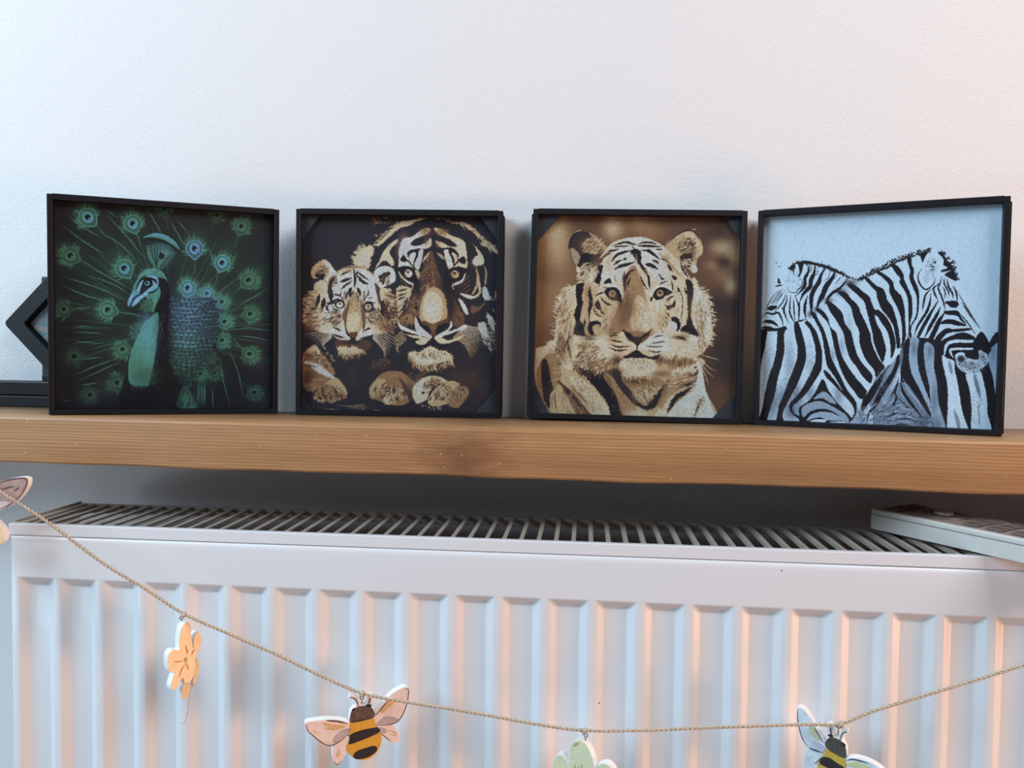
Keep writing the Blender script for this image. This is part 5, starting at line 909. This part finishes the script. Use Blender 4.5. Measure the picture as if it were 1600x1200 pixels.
def wing(o, t, mat, marks, nm='wing'):
    w_ = o.face(nm, mat, t)
    for kind, m_, wd, tt in marks:
        (o.line('wing_vein', m_, wd, tt, 2, w_) if kind == 'l' else o.face('wing_patch', m_, tt, 2, w_))
# bee with pink wings
o = Orn('bee_ornament', 'wooden bee ornament with pink wings and two black bands hanging on the twine', (566, 1100), -.1482, .42, 460, 1060, 8)
LW = '140,570 200,545 400,522 560,530 680,560 700,650 620,740 520,810 430,832 340,790 230,710 160,640'; LL = '530,800 485,900 490,1040 540,1080 590,1030 650,900 690,760 610,730'
RW = '1000,460 1100,330 1220,200 1350,125 1410,120 1430,180 1400,330 1340,470 1270,550 1150,580 1030,590 990,530'; RL = '1040,600 1200,580 1270,630 1305,740 1280,800 1200,790 1100,710'
BD = '700,540 850,510 980,490 1030,600 1085,700 1082,800 1030,920 930,1000 820,1012 720,970 660,900 650,840 690,740'; HD = '705,552 700,470 725,400 780,362 860,343 950,355 1000,420 1003,460 970,495 850,530'
o.board([LW, LL, RW, RL, BD, HD], 1.0, .0055, [(62, '690,225 750,240 785,300 800,380'), (58, '945,215 940,280 915,360')])
wing(o, LW, M_PINK, [('p', M_GREY, 0, '520,700 600,640 690,620 700,650 620,740 520,800 480,780'), ('p', M_GOLDM, 0, '360,550 480,570 640,590 560,630 440,640 380,620 410,600 370,575'), ('l', M_BROWN, 12, '150,580 170,650 240,720 340,800 430,835 520,812 620,742 695,655'), ('l', M_BROWN, 20, '395,525 540,535 660,565'), ('l', M_GOLDM, 9, '230,640 290,680|400,790 450,800')])
wing(o, LL, M_PINK, [('l', M_GOLDM, 12, '570,870 530,940 540,970 575,900'), ('l', M_BROWN, 8, '490,1030 540,1078 590,1028')])
wing(o, RW, M_PINK, [('p', M_GREY, 0, '1030,560 1120,480 1200,470 1290,500 1260,550 1150,576 1040,585'), ('p', M_GOLDM, 0, '1080,400 1180,270 1250,260 1240,320 1160,370 1110,430'), ('l', M_BROWN, 12, '1010,465 1090,370 1180,265'), ('l', M_BROWN, 12, '1380,122 1428,150 1400,330 1342,470 1272,548 1150,580 1035,580'), ('l', M_GOLDM, 7, '1240,300 1370,235')])
wing(o, RL, M_PINK, [('p', M_GREY, 0, '1060,610 1130,620 1150,670 1100,680'), ('l', M_GOLDM, 12, '1130,640 1240,660 1260,710 1200,690'), ('l', M_BROWN, 9, '1080,680 1140,730 1200,780')])
bdy = o.face('body', M_YEL, BD, 2); bdy['label'] = 'yellow body'
o.face('body_band', M_BLK, '705,695 850,640 1000,612 1040,610 1065,665 900,745 780,790 685,818 690,750', 3, bdy); o.face('body_band', M_BLK, '735,960 780,905 900,862 990,838 1035,865 1010,920 920,980 810,1006 750,995', 3, bdy)
o.face('head', M_HEAD, HD, 2); o.face('eye_spot', M_BLK, '890,335 930,320 965,335 950,352 910,350|715,400 740,370 760,375 735,405', 3)
o.line('antenna', M_BROWN, 14, '695,235 745,245 785,290 800,350', 2); o.line('antenna', M_BROWN, 14, '948,235 940,280 920,322', 2)
o.eye((850, 330), (850, 282), .0014)
# bee with pale wings, lower right
o = Orn('bee_ornament', 'wooden bee ornament with pale blue and green wings, cut by the lower photo edge', (1312, 1148), -.1482, -.45, 1230, 1090, 9.412)
UL = '152,170 175,150 230,172 300,260 400,420 480,550 565,690 570,740 525,805 440,775 300,720 220,600 178,450 150,280'; DL = '330,738 420,780 520,815 500,860 440,950 445,1035 380,1120 290,1110 240,1010 252,880'
HH = '555,662 620,590 700,590 800,650 850,730 865,800 852,890 700,830 590,745'; BB = '530,845 590,750 700,820 852,888 860,1050 850,1200 790,1330 680,1420 560,1400 470,1300 440,1150 450,980'; WR = '868,915 1000,895 1200,950 1380,1060 1500,1200 1480,1270 1300,1270 1050,1190 900,1060'; DR = '860,1180 1000,1200 1080,1280 1090,1400 1000,1430 900,1360'
o.board([UL, DL, HH, BB, WR, DR], 1.1, .0055, [(70, '615,395 640,470 660,560'), (66, '890,500 835,505 795,560 775,640')])
wing(o, UL, M_ICE, [('p', M_LAV, 0, '370,640 430,640 560,730 525,800 450,770 380,700'), ('p', M_GRN, 0, '310,420 380,430 430,520 480,620 450,630 370,540'), ('l', M_SLATE, 11, '158,175 152,280 180,460 225,600 300,720'), ('l', M_SLATE, 22, '320,735 420,775 530,808'), ('l', M_SLATE, 12, '390,420 460,540 530,660')])
wing(o, DL, M_ICE, [('l', M_GRN, 14, '380,850 310,880 300,920 350,900'), ('l', M_SLATE, 12, '400,970 440,940 490,890')])
wing(o, WR, M_ICE, [('p', M_GRN, 0, '880,960 1000,940 1120,970 1220,1020 1180,1050 1000,1030 900,1000'), ('l', M_SLATE, 20, '875,920 960,905 1080,930 1190,962')])
wing(o, DR, M_ICE, [('l', M_GRN, 14, '940,1260 1020,1320 1010,1350')])
bdy = o.face('body', M_YEL2, BB, 2); bdy['label'] = 'mustard body'
o.face('body_band', M_BLK, '490,900 530,870 620,880 740,960 850,1040 850,1150 700,1080 560,1010 480,960', 3, bdy); o.face('body_band', M_BLK, '455,1150 560,1180 700,1260 800,1310 740,1380 600,1330 480,1250', 3, bdy)
o.face('head', M_HEAD2, HH, 2); o.face('eye_spot', M_BLK, '600,545 640,535 675,560 655,580 610,565|800,650 850,680 862,720 820,700', 3)
o.line('antenna', M_SLATE, 14, '628,420 640,490 655,550', 2); o.line('antenna', M_SLATE, 14, '885,512 840,505 800,545 775,630', 2)
o.eye((740, 560), (745, 470), .0014)
# bee cropped by the left edge
o = Orn('bee_ornament', 'wooden bee ornament cut by the left photo edge, brownish wing tip showing', (-42, 756), -.1482, .12, -170, 720, 4)
W1 = '570,255 600,180 680,135 760,112 830,106 852,122 840,170 790,240 720,290 640,310 590,300'; W2 = '290,255 250,180 170,140 90,125 30,140 20,180 60,240 140,295 230,310 270,300'
B3 = '400,250 470,235 560,250 600,330 690,420 705,480 680,520 610,540 500,600 400,560 350,460 360,340'; H3 = '380,260 370,200 410,160 470,150 530,165 560,210 555,262 470,245'; W3 = '690,300 680,380 700,450 660,450 600,380 590,310'; W4 = '270,310 180,330 150,400 180,450 250,430 340,360'
o.board([W1, W2, B3, H3, W4], .8, .0055, [(30, '340,95 370,110 400,170'), (30, '600,95 560,110 530,170')])
M_DUSK = paint('wing_dusky', (186, 160, 156), (168, 142, 138))
wing(o, W1, M_DUSK, [('l', M_BROWN, 9, '600,182 680,137 760,114 830,108 850,124 838,172 790,240 720,290'), ('l', M_BROWN, 8, '680,180 740,165 770,160|770,190 800,165'), ('p', M_PINK, 0, '600,220 680,250 740,262 700,290 620,300')])
wing(o, W2, M_DUSK, [('l', M_BROWN, 9, '270,200 170,142 90,127 24,150 22,190 60,240 140,293')]); wing(o, W4, M_PINK, [])
bdy = o.face('body', M_APR, B3, 2); o.face('body_band', M_BLK, '360,360 460,340 600,350 590,395 470,410 358,430', 3, bdy); o.face('body_band', M_BLK, '355,480 460,470 580,480 560,540 470,560 390,540', 3, bdy); o.face('head', M_HEAD, H3, 2)
o.line('antenna', M_BROWN, 8, '340,95 370,110 400,170', 2); o.line('antenna', M_BROWN, 8, '600,95 560,110 530,170', 2); o.eye((470, 150), (490, 120), .0014)
# apricot flower seen almost edge on
o = Orn('flower_ornament', 'apricot wooden flower ornament turned side-on, with stem and bud, on the twine', (286, 974), -.149, .98, 230, 940, 6)
FL = '300,452 302,360 325,240 380,192 405,235 412,330 432,440 440,340 478,282 505,325 500,420 450,522 452,620 420,720 378,770 350,765 330,712 288,792 232,830 222,780 250,692 262,668 212,655 195,580 200,500 240,452'
o.board([FL], .2, .0058); BDU = '350,772 400,768 400,830 375,900 335,915 322,840'; LF = '440,800 428,760 445,620 472,530 486,560 474,700'
o.board([BDU, LF], .2, .0045)
f_ = o.face('petals', M_APR, FL, 1); o.line('petal_vein', M_RUST, 9, '245,558 290,562 332,556|300,700 320,640 350,590|385,640 375,600 360,585|415,500 425,470 445,445|360,400 368,450 380,480|350,560 345,540 365,535', 2, f_); o.face('flower_centre', M_SAGED, '352,530 362,515 376,530 374,565 360,585 350,560', 2)
o.line('petal_vein', M_RUST, 6, '365,500 375,460 385,450', 2, f_); o.face('bud', M_BUD, BDU, 1); o.face('leaf', M_BUD, LF, 1); o.line('stem', M_GREY, 7, '412,770 400,860 385,950 370,1080 352,1132 330,1142 308,1130', 1)
o.eye((345, 190), (340, 172), .0013)
# sage flower at the lower edge
o = Orn('flower_ornament', 'pale sage green wooden flower ornament hanging at the bottom centre of the twine', (913, 1155), -.1485, -.42, 850, 1120, 12.3)
PT = '500,900 500,700 520,600 560,500 650,462 745,482 830,580 900,740 935,880 960,985 1050,922 1180,905 1290,985 1330,1100 1250,1230 1080,1270 1120,1400 1080,1540 960,1600 850,1520 760,1370 660,1530 520,1590 400,1530 370,1400 430,1260 280,1230 180,1130 172,985 185,830 260,745 340,742 440,850'
o.board([PT], 1.0, .0058); f_ = o.face('petals', M_SAGE, PT, 1)
o.face('petal_patch', M_SAGED, '560,560 600,500 680,495 640,545 600,560', 2, f_); o.line('petal_vein', M_SAGED, 22, '600,900 600,1000 620,1060|660,940 670,1000|720,900 730,1000 710,1060|420,1050 520,1090|900,1060 820,1100|600,1330 640,1230|820,1320 780,1230', 2, f_); o.face('flower_centre', M_SAGED, '620,1080 700,1040 780,1080 790,1160 720,1210 640,1180', 2)  # olive patch printed on the top petal
o.eye((770, 480), (775, 420), .0013)
